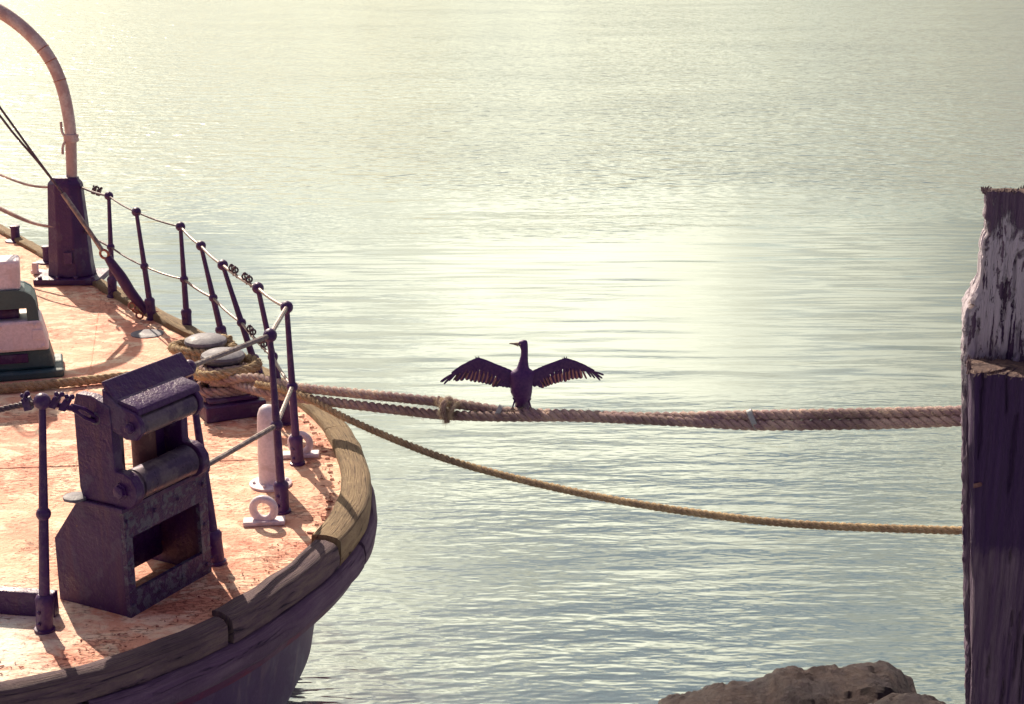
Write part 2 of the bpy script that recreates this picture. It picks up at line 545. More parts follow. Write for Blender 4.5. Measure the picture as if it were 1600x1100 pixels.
def sweep(i0, i1, prof, wob=0.0, seed=0.0):
    """profile (outward offset, height above deck) carried along the edge from i0 to i1; closed section"""
    mb = MB()
    rr, n = [], len(prof)
    vs, fs, uv = [], [], []
    for i in range(i0, i1 + 1):
        for k, (o_, z) in enumerate(prof):
            p = edge[i] + outw[i] * o_ + V((0, 0, D + z))
            if wob:
                q = p * 6.0 + V((seed, 0, 0))
                p = p + outw[i] * wob * noise.noise(q) + V((0, 0, wob * noise.noise(q + V((9, 9, 9)))))
            vs.append(p)
            uv.append((i * 0.03 + seed, k * 0.08 + o_ + z))
    for i in range(i1 - i0):
        for k in range(n):
            a, b = i * n + k, i * n + (k + 1) % n
            fs.append((b, a, a + n, b + n))
    fs.append(tuple(range(n)))
    fs.append(tuple((i1 - i0) * n + k for k in range(n))[::-1])
    mb.add(vs, fs, uv)
    return mb


def near_i(x, y):
    return min(range(NE), key=lambda i: (edge[i] - V((x, y, 0))).length)


# hull plating, the band above it and the deck
hull = MB()
prof = [(-0.17, -0.38), (-0.245, -0.40), (-0.255, -0.62), (-0.29, -0.90), (-0.38, -1.15), (-0.52, -1.38), (-0.76, -1.75)]
vs, fs = [], []
for i in range(0, NE, 2):
    # the stern rounds in more strongly under the tip than along the sides
    k = 1.0 + 0.35 * math.exp(-((edge[i] - V((-0.8, 7.5, 0))).length / 1.6) ** 2)
    for o_, z in prof:
        vs.append(edge[i] + outw[i] * (o_ if z > -0.41 else -0.12 + (o_ + 0.12) * k) + V((0, 0, D + z)))
nk, ni = len(prof), len(range(0, NE, 2))
for i in range(ni - 1):
    for k in range(nk - 1):
        a = i * nk + k
        fs.append((a, a + 1, a + nk + 1, a + nk))
fs.append(tuple([k for k in range(nk)] + [(ni - 1) * nk + k for k in range(nk)][::-1]))
hull.add(vs, [q[::-1] for q in fs])
hull.build('hull_plating', M['hull'], boat, smooth=50, label='dark purple-grey steel hull side under the timber edge')
sweep(0, NE - 1, [(-0.26, -0.254), (-0.005, -0.254), (-0.035, -0.31), (-0.17, -0.395), (-0.26, -0.395)]).build(
    'sheer_strake', M['strake'], boat, smooth=50, label='dull red steel band under the wooden fender')

dk = MB()
inner = [edge[i] + outw[i] * -0.05 + V((0, 0, D)) for i in range(0, NE, 2)]
dk.add(inner, [tuple(range(len(inner)))])
deck = dk.build('deck', M['deck'], boat, smooth=0, label='flaking orange and cream painted steel deck')
if deck.data.polygons[0].normal.z < 0:
    deck.data.flip_normals()

# cap planks (each a piece of its own) and the fender timbers below them
J = [0, near_i(-7.5, 5.7), near_i(-4.2, 5.16), near_i(-1.25, 6.13), near_i(-0.86, 6.98), near_i(-0.97, 8.70), near_i(-1.86, 10.28), near_i(-3.3, 12.4),
     near_i(-5.1, 15.0), near_i(-9, 19), NE - 1]
lift = [0.0, -0.012, -0.010, 0.000, 0.014, 0.010, 0.02, 0.01, 0.0, 0.0]
wid = [0.09, 0.09, 0.095, 0.125, 0.155, 0.15, 0.13, 0.12, 0.12, 0.12]
for j in range(len(J) - 1):
    t_, w_ = 0.028 + lift[j], wid[j]
    sweep(J[j] + (1 if j else 0), J[j + 1], [(-w_, t_ - 0.004), (-w_ + 0.012, t_ + 0.004), (-w_ * 0.5, t_ + 0.008), (-0.02, t_ - 0.002), (0.0, t_ - 0.02), (0.006, -0.045), (0.0, -0.098), (-0.045, -0.098), (-w_, -0.03)],
          0.008, j * 3.3).build('cap_plank', M['capdark'] if j < 4 else M['cap'], boat, smooth=55)
K = [0, near_i(-9, 6.1), near_i(-4.9, 5.2), near_i(-1.75, 5.66), near_i(-0.78, 7.3), near_i(-1.3, 9.45), near_i(-3.0, 11.9), near_i(-6.2, 16.4), NE - 1]
for j in range(len(K) - 1):
    sweep(K[j], K[j + 1] - (0 if j == len(K) - 2 else 1), [(-0.15, -0.102), (0.012, -0.102), (0.028, -0.125), (0.033, -0.175), (0.026, -0.225), (0.005, -0.250), (-0.15, -0.250)],
          0.010, 50 + j * 2.1).build('fender_timber', M['fender'], boat, smooth=55)

# rust scale and paint chips along the inner edge of the cap
rs = MB()
for i in range(J[2], J[7]):
    dens = 2 if i < J[6] else 1
    for _ in range(dens):
        if random.random() < 0.45:
            continue
        o_ = -random.choice([0.16, 0.17, 0.19, 0.22, 0.28]) - random.uniform(0, 0.06)
        p = edge[i] + outw[i] * o_ + tang[i] * random.uniform(-0.03, 0.03) + V((0, 0, D + 0.003))
        a = random.uniform(0, 3.14)
        l, b = random.uniform(0.003, 0.012) * random.choice((0.6, 0.8, 1.0, 1.4)), random.uniform(0.002, 0.006)
        u = V((math.cos(a), math.sin(a), random.uniform(-0.2, 0.2)))
        w2 = V((-u.y, u.x, 0)) * b
        hh = V((0, 0, random.uniform(0.001, 0.005)))
        k5 = [p + u * l * math.cos(g) * random.uniform(0.5, 1.1) + w2 * math.sin(g) * random.uniform(0.5, 1.2) for g in (0, 1.2, 2.5, 3.7, 5.0)]
        rs.prism(k5, hh)
rs.build('rust_scale', M['rust'], boat, smooth=0, kind='stuff')

# welded plate seams standing a little proud of the deck
for pa, pb in (((-30, 733), (470, 716)), ((-60, 640), (290, 632)), ((118, 735), (160, 445)), ((290, 640), (360, 560))):
    a, b = at(*pa, D), at(*pb, D)
    n_ = max(2, int((b - a).length / 0.05))
    q = MB()
    q.tube([a.lerp(b, k / n_) + V((0.004 * noise.noise(a * 3 + V((k, 0, 0))), 0, 0.0)) for k in range(n_ + 1)], [0.0045 + 0.0015 * noise.noise(V((k * 0.9, 1, 1))) for k in range(n_ + 1)], 6)
    q.build('plate_seam', M['deck'], boat)

# bolt heads standing in a row along the timber at the stern
for i in range(near_i(-0.83, 7.1), near_i(-1.2, 9.2), 4):
    b = MB()
    p = edge[i] + outw[i] * (-0.205 + 0.012 * noise.noise(edge[i] * 20)) + V((0, 0, D))
    b.box(p + V((0, 0, 0.006)), outw[i] * random.uniform(0.010, 0.020), tang[i] * random.uniform(0.004, 0.0065), V((0, 0, 0.0025)))
    b.build('bolt_strap', M['rust'], boat, smooth=0)

# ------------------------------------------------------------------ stanchions
ST = [(70, 985, 66, 627), (340, 880, 295, 574), (442, 800, 422, 524), (465, 725, 448, 480), (449, 662, 403, 450),
      (406, 592, 348, 414), (352, 545, 314, 384), (293, 517, 282, 354), (238, 499, 213, 331), (176, 464, 170, 306)]
tops, mids = [], []


def make_stanchion(b, t_, f=0.50):
    ax = (t_ - b).normalized()
    L = (t_ - b).length
    m_ = b.lerp(t_, f)
    s_ = MB()
    s_.tube([b + ax * 0.10, b + ax * L * 0.3, m_, b.lerp(t_, 0.75), t_], [0.024, 0.022, 0.0205, 0.0165, 0.0145], 14)
    st = s_.build('stanchion', M['black_steel'], boat)
    k = MB()
    k.lathe(b, [(0.045, 0.0), (0.045, 0.012), (0.036, 0.016), (0.037, 0.12), (0.041, 0.15), (0.034, 0.165), (0.026, 0.172)], 14, ax)
    for q in (0.045, 0.10):
        k.ball(b + V((-0.015, -0.036, 0)) + ax * q, 0.010, 8, 5)
    k.build('foot_socket', M['black_steel'], st)
    for c, r in ((m_, 0.032), (t_, 0.036)):
        q = MB()
        q.ball(c, r)
        q.build('ball_joint', M['black_steel'], st)
    return m_


for i, (bx, by, tx, ty) in enumerate(ST):
    b = at(bx, by, D)
    t_ = aty(tx, ty, b.y)
    tops.append(t_)
    mids.append(make_stanchion(b, t_, 0.50 if i else 0.52))
# the next ones along the rail, just beside the picture
FAR_TOP, NEAR_TOP = aty(-90, 215, 14.6), V((-2.75, 5.75, D + 1.0))
make_stanchion(V((FAR_TOP.x, FAR_TOP.y, D)), FAR_TOP, 0.58)
make_stanchion(V((NEAR_TOP.x, NEAR_TOP.y, D)), NEAR_TOP, 0.52)


def wire(a, b, r, mat, sag=0.0, name='guard_wire', n=8, k=12):
    mb = MB()
    mb.tube([V(a).lerp(V(b), i / k) + V((0, 0, -sag * 4 * (i / k) * (1 - i / k))) for i in range(k + 1)], r, n)
    return mb.build(name, mat, boat)


def clamp_run(p, q, n, mat):
    """little rigging clamps with nuts along a wire"""
    for j in range(n):
        c = V(p).lerp(V(q), (j + 0.5) / n)
        d = (V(q) - V(p)).normalized()
        side = d.cross(V((0, 1, 0))).normalized()
        mb = MB()
        mb.box(c, d * 0.016, side * 0.026, V((0, 0.018, 0)))
        mb.torus(c + side * 0.022, d, 0.018, 0.006, 12, 6)
        mb.ball(c + side * 0.042 + d * 0.012, 0.012, 8, 5)
        mb.ball(c + side * 0.038 - d * 0.012, 0.010, 8, 5)
        mb.build('rigging_clamp', mat, boat)


for i in range(3, 9):
    wire(tops[i], tops[i + 1], 0.0075 if i > 6 else 0.010, M['wire'] if i < 7 else M['darkwire'], 0.012)
    wire(mids[i], mids[i + 1], 0.0075 if i > 6 else 0.010, M['wire'] if i < 8 else M['darkwire'], 0.012)
for seq in (tops, mids):
    wire(seq[1], seq[2], 0.0135, M['wire'], 0.0, 'guard_rail')
    wire(seq[2], seq[3], 0.0125, M['wire'], 0.0, 'guard_rail')
clamp_run(tops[5].lerp(tops[4], 0.25), tops[5].lerp(tops[4], 0.45), 2, M['darkwire'])
clamp_run(tops[5].lerp(tops[4], 0.62), tops[5].lerp(tops[4], 0.85), 2, M['darkwire'])
clamp_run(mids[5].lerp(mids[4], 0.25), mids[5].lerp(mids[4], 0.45), 2, M['darkwire'])
clamp_run(mids[5].lerp(mids[4], 0.6), mids[5].lerp(mids[4], 0.8), 2, M['darkwire'])

# ------------------------------------------------------------------ davit and its stay
YD = 12.62
dv0 = at(114, 437, D)
db = MB()


def octo(c, r, z, sq=0.8):
    return [V((c.x + r * math.cos(math.pi * (j + 0.5) / 4), c.y + sq * r * math.sin(math.pi * (j + 0.5) / 4), z)) for j in range(8)]


db.rings([octo(dv0, r, D + z) for r, z in ((0.205, 0.05), (0.19, 0.16), (0.175, 0.42), (0.150, 0.80), (0.147, 0.83), (0.120, 0.86), (0.118, 0.88))])
dbase = db.build('davit_pedestal', M['black'], boat, smooth=30, bevel=0.008, label='black tapered eight-sided davit pedestal')
q = MB()
q.box((dv0.x, dv0.y, D + 0.026), (0.27, 0, 0), (0, 0.22, 0), (0, 0, 0.024))
q.build('foot_plate', M['black'], dbase, bevel=0.006)
for sx in (-0.22, -0.07, 0.08, 0.22):
    q = MB()
    q.lathe((dv0.x + sx, dv0.y - 0.19, D + 0.05), [(0.02, 0), (0.02, 0.018), (0.008, 0.024)], 6)
    q.build('bolt', M['black_steel'], dbase, smooth=20)
q = MB()
q.box((dv0.x + 0.02, dv0.y - 0.152, D + 0.22), (0.035, 0, 0), (0, 0.012, 0), (0, 0, 0.05))
q.build('access_plate', M['black_steel'], dbase, bevel=0.004)
arm_px = [(112, 300), (112, 268), (111, 235), (110, 205), (105, 170), (97, 136), (85, 105), (67, 76), (45, 52), (20, 31), (-10, 13), (-60, -6), (-120, -10), (-180, 8), (-220, 50)]
arm = spline([aty(x, y, dv0.y) for x, y in arm_px], 0.05)
arad = [0.043 + 0.016 * min(1, i / len(arm) * 1.6) for i in range(len(arm))]
q = MB()
q.tube(arm, arad, 18)
darm = q.build('davit_arm', M['davit'], dbase, label='curved white davit pipe streaked with pinkish rust')
for (x, y), rr_ in (((111, 214), 0.062),):
    c = aty(x, y, dv0.y)
    q = MB()
    q.lathe(c, [(0.05, -0.04), (rr_, -0.036), (rr_, 0.022), (0.05, 0.026)], 18)
    q.build('collar', M['davit'], dbase)
for x, y in ((57, 79), (73, 97), (86, 124)):
    j = min(range(len(arm)), key=lambda i: (arm[i] - aty(x, y, dv0.y)).length)
    q = MB()
    q.torus(arm[j], arm[j + 1] - arm[j - 1], arad[j] + 0.001, 0.004, 20, 6)
    q.build('weld_ring', M['rust'], dbase)
for pts in (((101, 212), (97, 206), (95, 190)), ((101, 222), (98, 230), (98, 241))):
    q = MB()
    q.tube(spline([aty(x, y, dv0.y - 0.05) for x, y in pts], 0.01), 0.011, 8)
    q.build('cleat_horn', M['davit'], dbase)
# guard wires meet the pedestal
wire(tops[9], aty(126, 292, dv0.y), 0.010, M['darkwire'], 0.01)
wire(mids[9], aty(128, 358, dv0.y), 0.010, M['darkwire'], 0.01)
clamp_run(aty(143, 297, dv0.y), aty(158, 302, dv0.y), 2, M['darkwire'])
for pts in (((-90, 215, 14.6), (-30, 258, 13.6), (20, 281, 13.0), (55, 291, 12.75), (93, 293, 12.6)),
            ((-90, 280, 14.6), (-30, 312, 13.6), (20, 337, 13.0), (55, 350, 12.75), (88, 356, 12.6)),
            ((-90, 276, 14.6), (-30, 309, 13.6), (20, 334, 13.0), (55, 349, 12.75), (88, 355, 12.58))):
    q = MB()
    q.tube(spline([aty(*p) for p in pts], 0.05), 0.011, 8)
    q.build('guard_rope', M['hawser'], boat)
# stay: two wires, shackle, wrapped turnbuckle, deck eye
YS = 11.40
for pts in (((-110, 16), (0, 168), (62, 254), (100, 305)), ((-104, 28), (0, 181), (62, 256), (100, 305))):
    q = MB()
    q.tube(spline([aty(-155, -3, dv0.y)] + [aty(x, y, YS) for x, y in pts], 0.1), 0.009, 8)
    q.build('stay_wire', M['darkwire'], boat)
q = MB()
q.tube(spline([aty(x, y, YS) for x, y in ((98, 302), (140, 362), (160, 392))], 0.05), 0.018, 10)
q.build('stay_splice', M['wire'], boat)
q = MB()
ln = spline([aty(x, y, YS) for x, y in ((168, 402), (178, 417), (190, 434), (203, 455), (216, 471), (230, 488))], 0.02)
q.tube(ln, [0.030 + 0.014 * math.sin(math.pi * min(1, i / len(ln) * 1.15)) for i in range(len(ln))], 12)
tb = q.build('turnbuckle', M['black'], boat, label='dark wrapped turnbuckle at the foot of the davit stay')
q = MB()
q.torus(aty(163, 397, YS), (0.3, 1, 0.2), 0.035, 0.010)
q.build('shackle', M['rust'], tb)
q = MB()
q.torus(aty(244, 497, YS), (0.2, 1, 0.1), 0.048, 0.014)
q.build('deck_eye', M['rust'], boat)
q = MB()
for x, y in ((206, 478), (212, 486), (218, 493)):
    q.torus(aty(x, y, YS - 0.03), (random.uniform(-1, 1), 1, random.uniform(-1, 1)), 0.026, 0.008, 14, 7)
q.build('chain_link', M['rust'], boat)
q = MB()
c = at(230, 522, D)
q.lathe(c, [(0.12, 0.0), (0.12, 0.006), (0.10, 0.010)], 18)
q.build('drain_cover', M['capsteel'], boat)

# small mooring posts and a cleat on the far edge of the deck
for x, y in ((25, 377), (75, 410)):
    c = at(x, y, D)
    q = MB()
    q.lathe(c, [(0.10, 0), (0.10, 0.012), (0.042, 0.016), (0.040, 0.125), (0.047, 0.13), (0.047, 0.15), (0.03, 0.155)], 16)
    q.build('vent_stub', M['black_steel'], boat, label='short dark pipe stub near the far edge of the deck')
c = at(66, 430, D)
q = MB()
q.box(c + V((0.06, 0, 0.015)), (0.16, -0.10, 0), (0.02, 0.035, 0), (0, 0, 0.014))
q.box(c + V((-0.06, 0.02, 0.055)), (0.025, 0, 0), (0, 0.02, 0), (0, 0, 0.05))
q.build('cleat', M['white'], boat, bevel=0.006)

# ------------------------------------------------------------------ windlass
yw = 9.85
def zpx(py, y): return aty(0, py, y).z
def xpx(px, py, y): return aty(px, py, y).x


WX, WY = V((0.957, 0.29, 0)), V((-0.29, 0.957, 0))        # the machine stands a little askew on the deck
WR = V((xpx(101, 590, yw), yw, 0.0))                        # its right front foot
WW = 1.15                                                   # width at the foot
xr = lambda px, py: (xpx(px, py, yw) - WR.x) / 0.957        # inset of the right side at a height
z_ = lambda py: zpx(py, yw)


def wpt(a, b, z): return V((WR.x, WR.y, 0)) + WX * a + WY * b + V((0, 0, z))


def slab(a1, z0, z1, a2=None, f1=0.0, f2=None, dep=0.42):
    """a casing slice, symmetric left and right: inset a1 at the bottom, a2 at the top; front set back by f1, f2"""
    a2 = a1 if a2 is None else a2
    f2 = f1 if f2 is None else f2
    mb = MB()
    mb.rings([[wpt(-WW - a, f, z), wpt(a, f, z), wpt(a, dep - f, z), wpt(-WW - a, dep - f, z)] for a, f, z in ((a1, f1, z0), (a2, f2, z1))])
    return mb


wl = slab(0.0, D, z_(577)).build('windlass_base', M['green'], boat, smooth=0, bevel=0.014, label='green and white painted deck machine')
slab(xr(88, 570), z_(577), z_(545), xr(79, 548), 0.05, 0.06).build('lower_casing', M['green'], wl, smooth=0, bevel=0.02)
slab(xr(80, 546), z_(547), z_(500), xr(66, 500), 0.03, 0.04).build('white_cowl', M['white'], wl, smooth=0, bevel=0.02)
prof_u = [(xr(64, 502), z_(502)), (xr(62, 488), z_(486)), (xr(58, 472), z_(470)), (xr(52, 461), z_(461)), (xr(42, 455), z_(455)), (xr(30, 453), z_(452))]
SZ0, SZ1, SA = z_(499), z_(481), xr(46, 490)
for b0, b1 in ((0.05, 0.09), (0.33, 0.37)):
    # cheek plate as an arch over the slot
    outer = [(a, z) for a, z in prof_u]
    outer += [(-WW - a, z) for a, z in prof_u[::-1]]
    inner_ = [(-WW - SA, SZ0 - 0.012), (-WW - SA, SZ1), (SA, SZ1), (SA, SZ0 - 0.012)]
    mb = MB()
    mb.prism([wpt(a, b0, z) for a, z in outer + inner_], WY * (b1 - b0))
    mb.build('casing_cheek', M['green'], wl, smooth=0)
mb = MB()
top_ = [(a, z) for a, z in prof_u[1:]] + [(-WW - a, z) for a, z in prof_u[:0:-1]]
mb.prism([wpt(a, 0.092, z - 0.003) for a, z in top_] + [wpt(a * 0.93 - (0.04 if a > -0.5 else -0.04), 0.092, z - 0.04) for a, z in top_[::-1]], WY * 0.236)
mb.build('casing_shell', M['green'], wl, smooth=0)
mb = MB()
mb.lathe(wpt(-WW + 0.1, 0.21, (SZ0 + SZ1) / 2 - 0.02), [(0.085, 0.0), (0.085, WW - 0.36), (0.03, WW - 0.355)], 20, WX)
mb.build('drum', M['black'], wl)
mb = MB()
mb.box(wpt(xr(22, 560), 0.05, z_(558)), WX * 0.12, WY * 0.012, (0, 0, 0.03))
mb.build('slot', M['black'], wl, bevel=0.004)
mb = MB()
mb.box(wpt(xr(62, 522), 0.034, z_(522)), WX * 0.036, WY * 0.006, (0, 0, 0.034))
mb.build('data_plate', M['white'], wl, bevel=0.003)
for px, py in ((8, 507), (8, 540), (58, 507), (70, 540)):
    mb = MB()
    mb.lathe(wpt(xr(px, py), 0.036, z_(py)), [(0.012, 0.0), (0.012, 0.010), (0.005, 0.014)], 6, -WY)
    mb.build('bolt', M['white'], wl, smooth=20)
slab(xr(37, 452), z_(454), z_(407), xr(35, 407), 0.07, 0.08, 0.36).build('white_box', M['white'], wl, smooth=0, bevel=0.022)

# ------------------------------------------------------------------ twin bollards
ZB = D + 0.365
B1, B2 = at(348, 551, ZB), at(321, 528, ZB)
bb = MB()
mid_b = (B1 + B2) / 2
du = V((B2.x - B1.x, B2.y - B1.y, 0)).normalized()
dn = V((du.y, -du.x, 0))
bb.box((mid_b.x, mid_b.y, D + 0.05), du * 0.44, dn * 0.19, (0, 0, 0.05))
bb.box((mid_b.x, mid_b.y, D + 0.115), du * 0.40, dn * 0.16, (0, 0, 0.016))
bitts = bb.build('bollard_base', M['black'], boat, bevel=0.01, label='black base of the twin mooring bollards')
for p in (B1, B2):
    q = MB()
    q.lathe((p.x, p.y, D - 0.035), [(0.105, 0.14), (0.10, 0.30), (0.105, 0.35)], 24)
    q.build('bollard_post', M['black'], bitts)
    q = MB()
    q.lathe((p.x, p.y, D - 0.035), [(0.10, 0.335), (0.128, 0.355), (0.137, 0.376), (0.132, 0.392), (0.105, 0.407), (0.05, 0.415), (0.0, 0.417)], 28)
    q.build('bollard_cap', M['capsteel'], bitts)

# ------------------------------------------------------------------ white vent pipe and pad eyes
c = at(423, 757, D)
q = MB()
q.lathe(c, [(0.063, 0.012), (0.062, 0.20), (0.058, 0.36), (0.054, 0.405), (0.044, 0.435), (0.026, 0.452), (0.0, 0.457)], 24)
vp = q.build('vent_pipe', M['white'], boat, smooth=60, label='white round-topped pipe standing on the deck')
q = MB()
q.lathe(c, [(0.115, 0.0), (0.115, 0.012), (0.105, 0.016), (0.066, 0.018)], 26)
q.build('flange', M['white'], vp)
for j in range(6):
    a = j * math.pi / 3 + 0.3
    q = MB()
    q.lathe(c + V((0.09 * math.cos(a), 0.09 * math.sin(a), 0.016)), [(0.010, 0), (0.010, 0.010), (0.004, 0.013)], 6)
    q.build('bolt', M['white'], vp, smooth=20)
for px, py, R in ((413, 818, 0.055), (470, 713, 0.055)):
    c = at(px, py, D)
    q = MB()
    q.box(c + V((0, 0, 0.012)), (0.105, 0.012, 0), (-0.004, 0.04, 0), (0, 0, 0.012))
    e = q.build('pad_eye_base', M['white'], boat, bevel=0.006, label='white ring eye on a base plate bolted to deck')
    q = MB()
    q.torus(c + V((0, 0, 0.024 + R)), (0.1, 1, 0.0), R, 0.021, 26, 10)
    q.build('ring', M['white'], e)

# ------------------------------------------------------------------ roller fairlead at the near edge
FO = at(205, 966, D)
fu = (at(331, 893, D) - FO).normalized()
fv = V((-fu.y, fu.x, 0))
fz = V((0, 0, 1))
FL = (at(331, 893, D) - FO).length


def L(a, b, c): return FO + fu * a + fv * b + fz * c


def lbox(mb, a0, a1, b0, b1, c0, c1):
    mb.box(L((a0 + a1) / 2, (b0 + b1) / 2, (c0 + c1) / 2), fu * (a1 - a0) / 2, fv * (b1 - b0) / 2, fz * (c1 - c0) / 2)


HB = 0.50
W0, W1, WZ0, WZ1 = 0.045, FL - 0.06, 0.115, 0.37
front = MB()
for x0, x1, z0, z1 in ((0, W0, 0, HB), (W1, FL, 0, HB), (W0, W1, 0, WZ0), (W0, W1, WZ1, HB)):
    lbox(front, x0, x1, 0, 0.022, z0, z1)
fl = front.build('fairlead_front_plate', M['pitted'], boat, smooth=0, label='pitted black steel plate with a window, front of the fairlead')
q = MB()
q.prism([L(0.002, 0.022, 0), L(0.002, 0.42, 0), L(0.002, 0.42, 0.30), L(0.002, 0.30, 0.46), L(0.002, 0.27, HB), L(0.002, 0.022, HB)], fu * 0.018)
q.build('side_plate', M['black'], fl, smooth=0, bevel=0.003)
q = MB()
q.prism([L(FL - 0.02, 0.022, 0), L(FL - 0.02, 0.40, 0), L(FL - 0.02, 0.40, 0.30), L(FL - 0.02, 0.27, HB), L(FL - 0.02, 0.022, HB)], fu * 0.018)
q.build('side_plate', M['black'], fl, smooth=0, bevel=0.003)
q = MB()     # back plate, rusted through along its foot
for x0, x1, z0, z1 in ((0.02, 0.13, 0.0, 0.20), (0.20, FL - 0.02, 0.045, HB), (0.02, 0.20, 0.36, HB), (0.13, 0.20, 0.20, 0.36), (0.02, 0.06, 0.20, 0.36)):
    lbox(q, x0, x1, 0.28, 0.292, z0, z1)
q.build('back_plate', M['black'], fl, smooth=0)
q = MB()
lbox(q, -0.02, FL + 0.015, -0.012, 0.30, HB, HB + 0.022)
q.build('top_plate', M['black'], fl, smooth=0, bevel=0.004)
q = MB()
q.lathe(L(-0.01, 0.26, HB + 0.022), [(0.055, 0.0), (0.055, 0.012), (0.03, 0.02)], 10)
q.build('bolt', M['capsteel'], fl)
CT = HB + 0.024
for a0, wdt in ((0.0, 0.05), (FL - 0.115, 0.045)):
    q = MB()
    pts = [(0.19, CT), (0.205, CT + 0.05), (0.205, CT + 0.43), (0.185, CT + 0.485), (0.10, CT + 0.485), (0.0, CT + 0.45), (-0.005, CT + 0.36), (-0.005, CT + 0.165)]
    for k in range(8):
        a = math.radians(78 + k * 27)
        pts.append((-0.03 + 0.090 * math.cos(a) * -1, CT + 0.088 + 0.090 * math.sin(a)))
    pts = pts[:8] + [(-0.03 + 0.092 * math.cos(math.radians(d)), CT + 0.074 + 0.086 * math.sin(math.radians(d))) for d in (78, 105, 132, 160, 188, 215, 242, 264)] + [(0.02, CT)]
    q.prism([L(a0, b + 0.035, c) for b, c in pts], fu * wdt)
    q.build('cheek', M['black'], fl, smooth=30, bevel=0.005)
# rollers
q = MB()
A0, A1, RC, RB = 0.052, FL - 0.118, CT + 0.074, 0.005
q.lathe(L(A0, RB, RC), [(0.064, 0), (0.073, 0.006), (0.073, 0.018), (0.064, 0.020), (0.064, 0.030), (0.0715, 0.034), (0.070, (A1 - A0) - 0.03), (0.0735, A1 - A0 - 0.024), (0.0735, A1 - A0 - 0.008), (0.064, A1 - A0)], 36, fu)
q.build('lower_roller', M['roller'], fl)
for a_, mt in ((0.105, M['roller']), (FL - 0.25, M['rust_roller'])):
    q = MB()
    q.lathe(L(a_, 0.14, CT), [(0.050, 0.0), (0.055, 0.01), (0.055, 0.37), (0.048, 0.38)], 28)
    q.build('upright_roller', mt, fl)
q = MB()
lbox(q, FL - 0.185, FL - 0.118, 0.13, 0.165, CT, CT + 0.40)
q.build('upright_bar', M['black'], fl, smooth=0, bevel=0.004)
# head: sloping back plate, flat shelf with turned-down lip, end plates, upper roller
q = MB()
q.prism([L(0.012, b, c) for b, c in ((0.070, 1.082), (0.085, 1.072), (0.018, 0.972), (-0.006, 0.995))], fu * (FL - 0.05))
q.build('head_plate', M['black'], fl, smooth=0, bevel=0.005)
q = MB()
q.prism([L(0.018, b, c) for b, c in ((0.008, 1.008), (0.010, 0.980), (-0.085, 0.965), (-0.098, 0.948), (-0.110, 0.950), (-0.106, 0.976), (-0.088, 0.988))], fu * (FL - 0.155))
q.build('head_shelf', M['black'], fl, smooth=30, bevel=0.004)
for a0 in (0.004, FL - 0.172):
    q = MB()
    q.prism([L(a0, b, c) for b, c in ((0.075, 1.05), (-0.01, 0.985), (-0.10, 0.963), (-0.132, 0.92), (-0.132, 0.88), (-0.10, 0.842), (-0.04, 0.838), (0.04, 0.87), (0.075, 0.92))], fu * 0.026)
    q.build('head_end', M['black'], fl, smooth=30, bevel=0.005)
q = MB()
q.lathe(L(0.031, -0.072, 0.896), [(0.046, 0), (0.052, 0.006), (0.052, FL - 0.210), (0.046, FL - 0.204)], 32, fu)
q.build('upper_roller', M['roller'], fl)
random.seed(3)
q = MB()
for k in range(60):          # uneven weld along the root of the shelf
    if random.random() < 0.25:
        continue
    q.ball(L(0.03 + k * (FL - 0.15) / 60, -0.010 + random.uniform(-0.003, 0.003), 0.999 + random.uniform(-0.002, 0.002)), random.uniform(0.003, 0.006), 6, 4)
q.build('weld_bead', M['black'], fl)

# axle ends, nuts and plate bolts
for a_, b_, c_, r_ in ((-0.001, 0.005, RC, 0.030), (0.003, -0.072, 0.896, 0.022)):
    q = MB()
    q.lathe(L(a_, b_, c_), [(r_ * 1.25, 0.0), (r_ * 1.25, 0.006), (r_, 0.007), (r_ * 0.95, 0.020), (r_ * 0.5, 0.024)], 6, -fu)
    q.build('axle_nut', M['black_steel'], fl, smooth=20)
for a_, c_ in ((0.022, 0.05), (0.022, 0.25), (0.022, 0.45), (FL - 0.03, 0.05), (FL - 0.03, 0.25), (FL - 0.03, 0.45), (0.2, 0.44), (0.36, 0.44), (0.2, 0.055), (0.36, 0.055)):
    q = MB()
    q.lathe(L(a_, 0.001, c_), [(0.011, 0.0), (0.011, 0.006), (0.006, 0.009)], 8, -fv)
    q.build('rivet', M['pitted'], fl, smooth=30)

# guard chain at the near stanchion
S0 = tops[0]
lk = L(0.03, 0.12, CT + 0.34)
pth = spline([NEAR_TOP, aty(-60, 656, 6.05), aty(0, 640, 6.1), aty(40, 631, 6.1), S0], 0.03)
rp = rope('guard_rope', pth, 0.013, M['darkwire'], boat, n=6)
wire(S0, aty(120, 640, 6.2), 0.013, M['black_steel'], 0.0, 'guard_link')
q = MB()
e0, e1 = aty(112, 636, 6.18), aty(152, 656, 6.26)
for s_ in (-1, 1):
    q.tube([e0 + V((0, 0, s_ * 0.008)), (e0 + e1) / 2 + V((0, 0, s_ * 0.02)), e1 + V((0, 0, s_ * 0.012))], 0.009, 8)
q.build('guard_link', M['black_steel'], boat)
q = MB()
q.torus(aty(150, 654, 6.25), (0.2, 1, 0), 0.022, 0.007)
q.build('shackle', M['roller'], boat)
clamp_run(aty(36, 632, 6.1), aty(50, 629, 6.1), 1, M['black_steel'])
clamp_run(aty(78, 626, 6.1), aty(110, 634, 6.15), 2, M['black_steel'])

# low black strip, slightly raised, along the deck left of the fairlead
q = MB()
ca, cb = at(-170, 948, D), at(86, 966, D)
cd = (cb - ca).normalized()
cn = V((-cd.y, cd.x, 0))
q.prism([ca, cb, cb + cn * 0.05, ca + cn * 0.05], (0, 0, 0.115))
q.build('deck_strip', M['black'], boat, smooth=0, bevel=0.006, label='low black strip on the deck left of the fairlead')

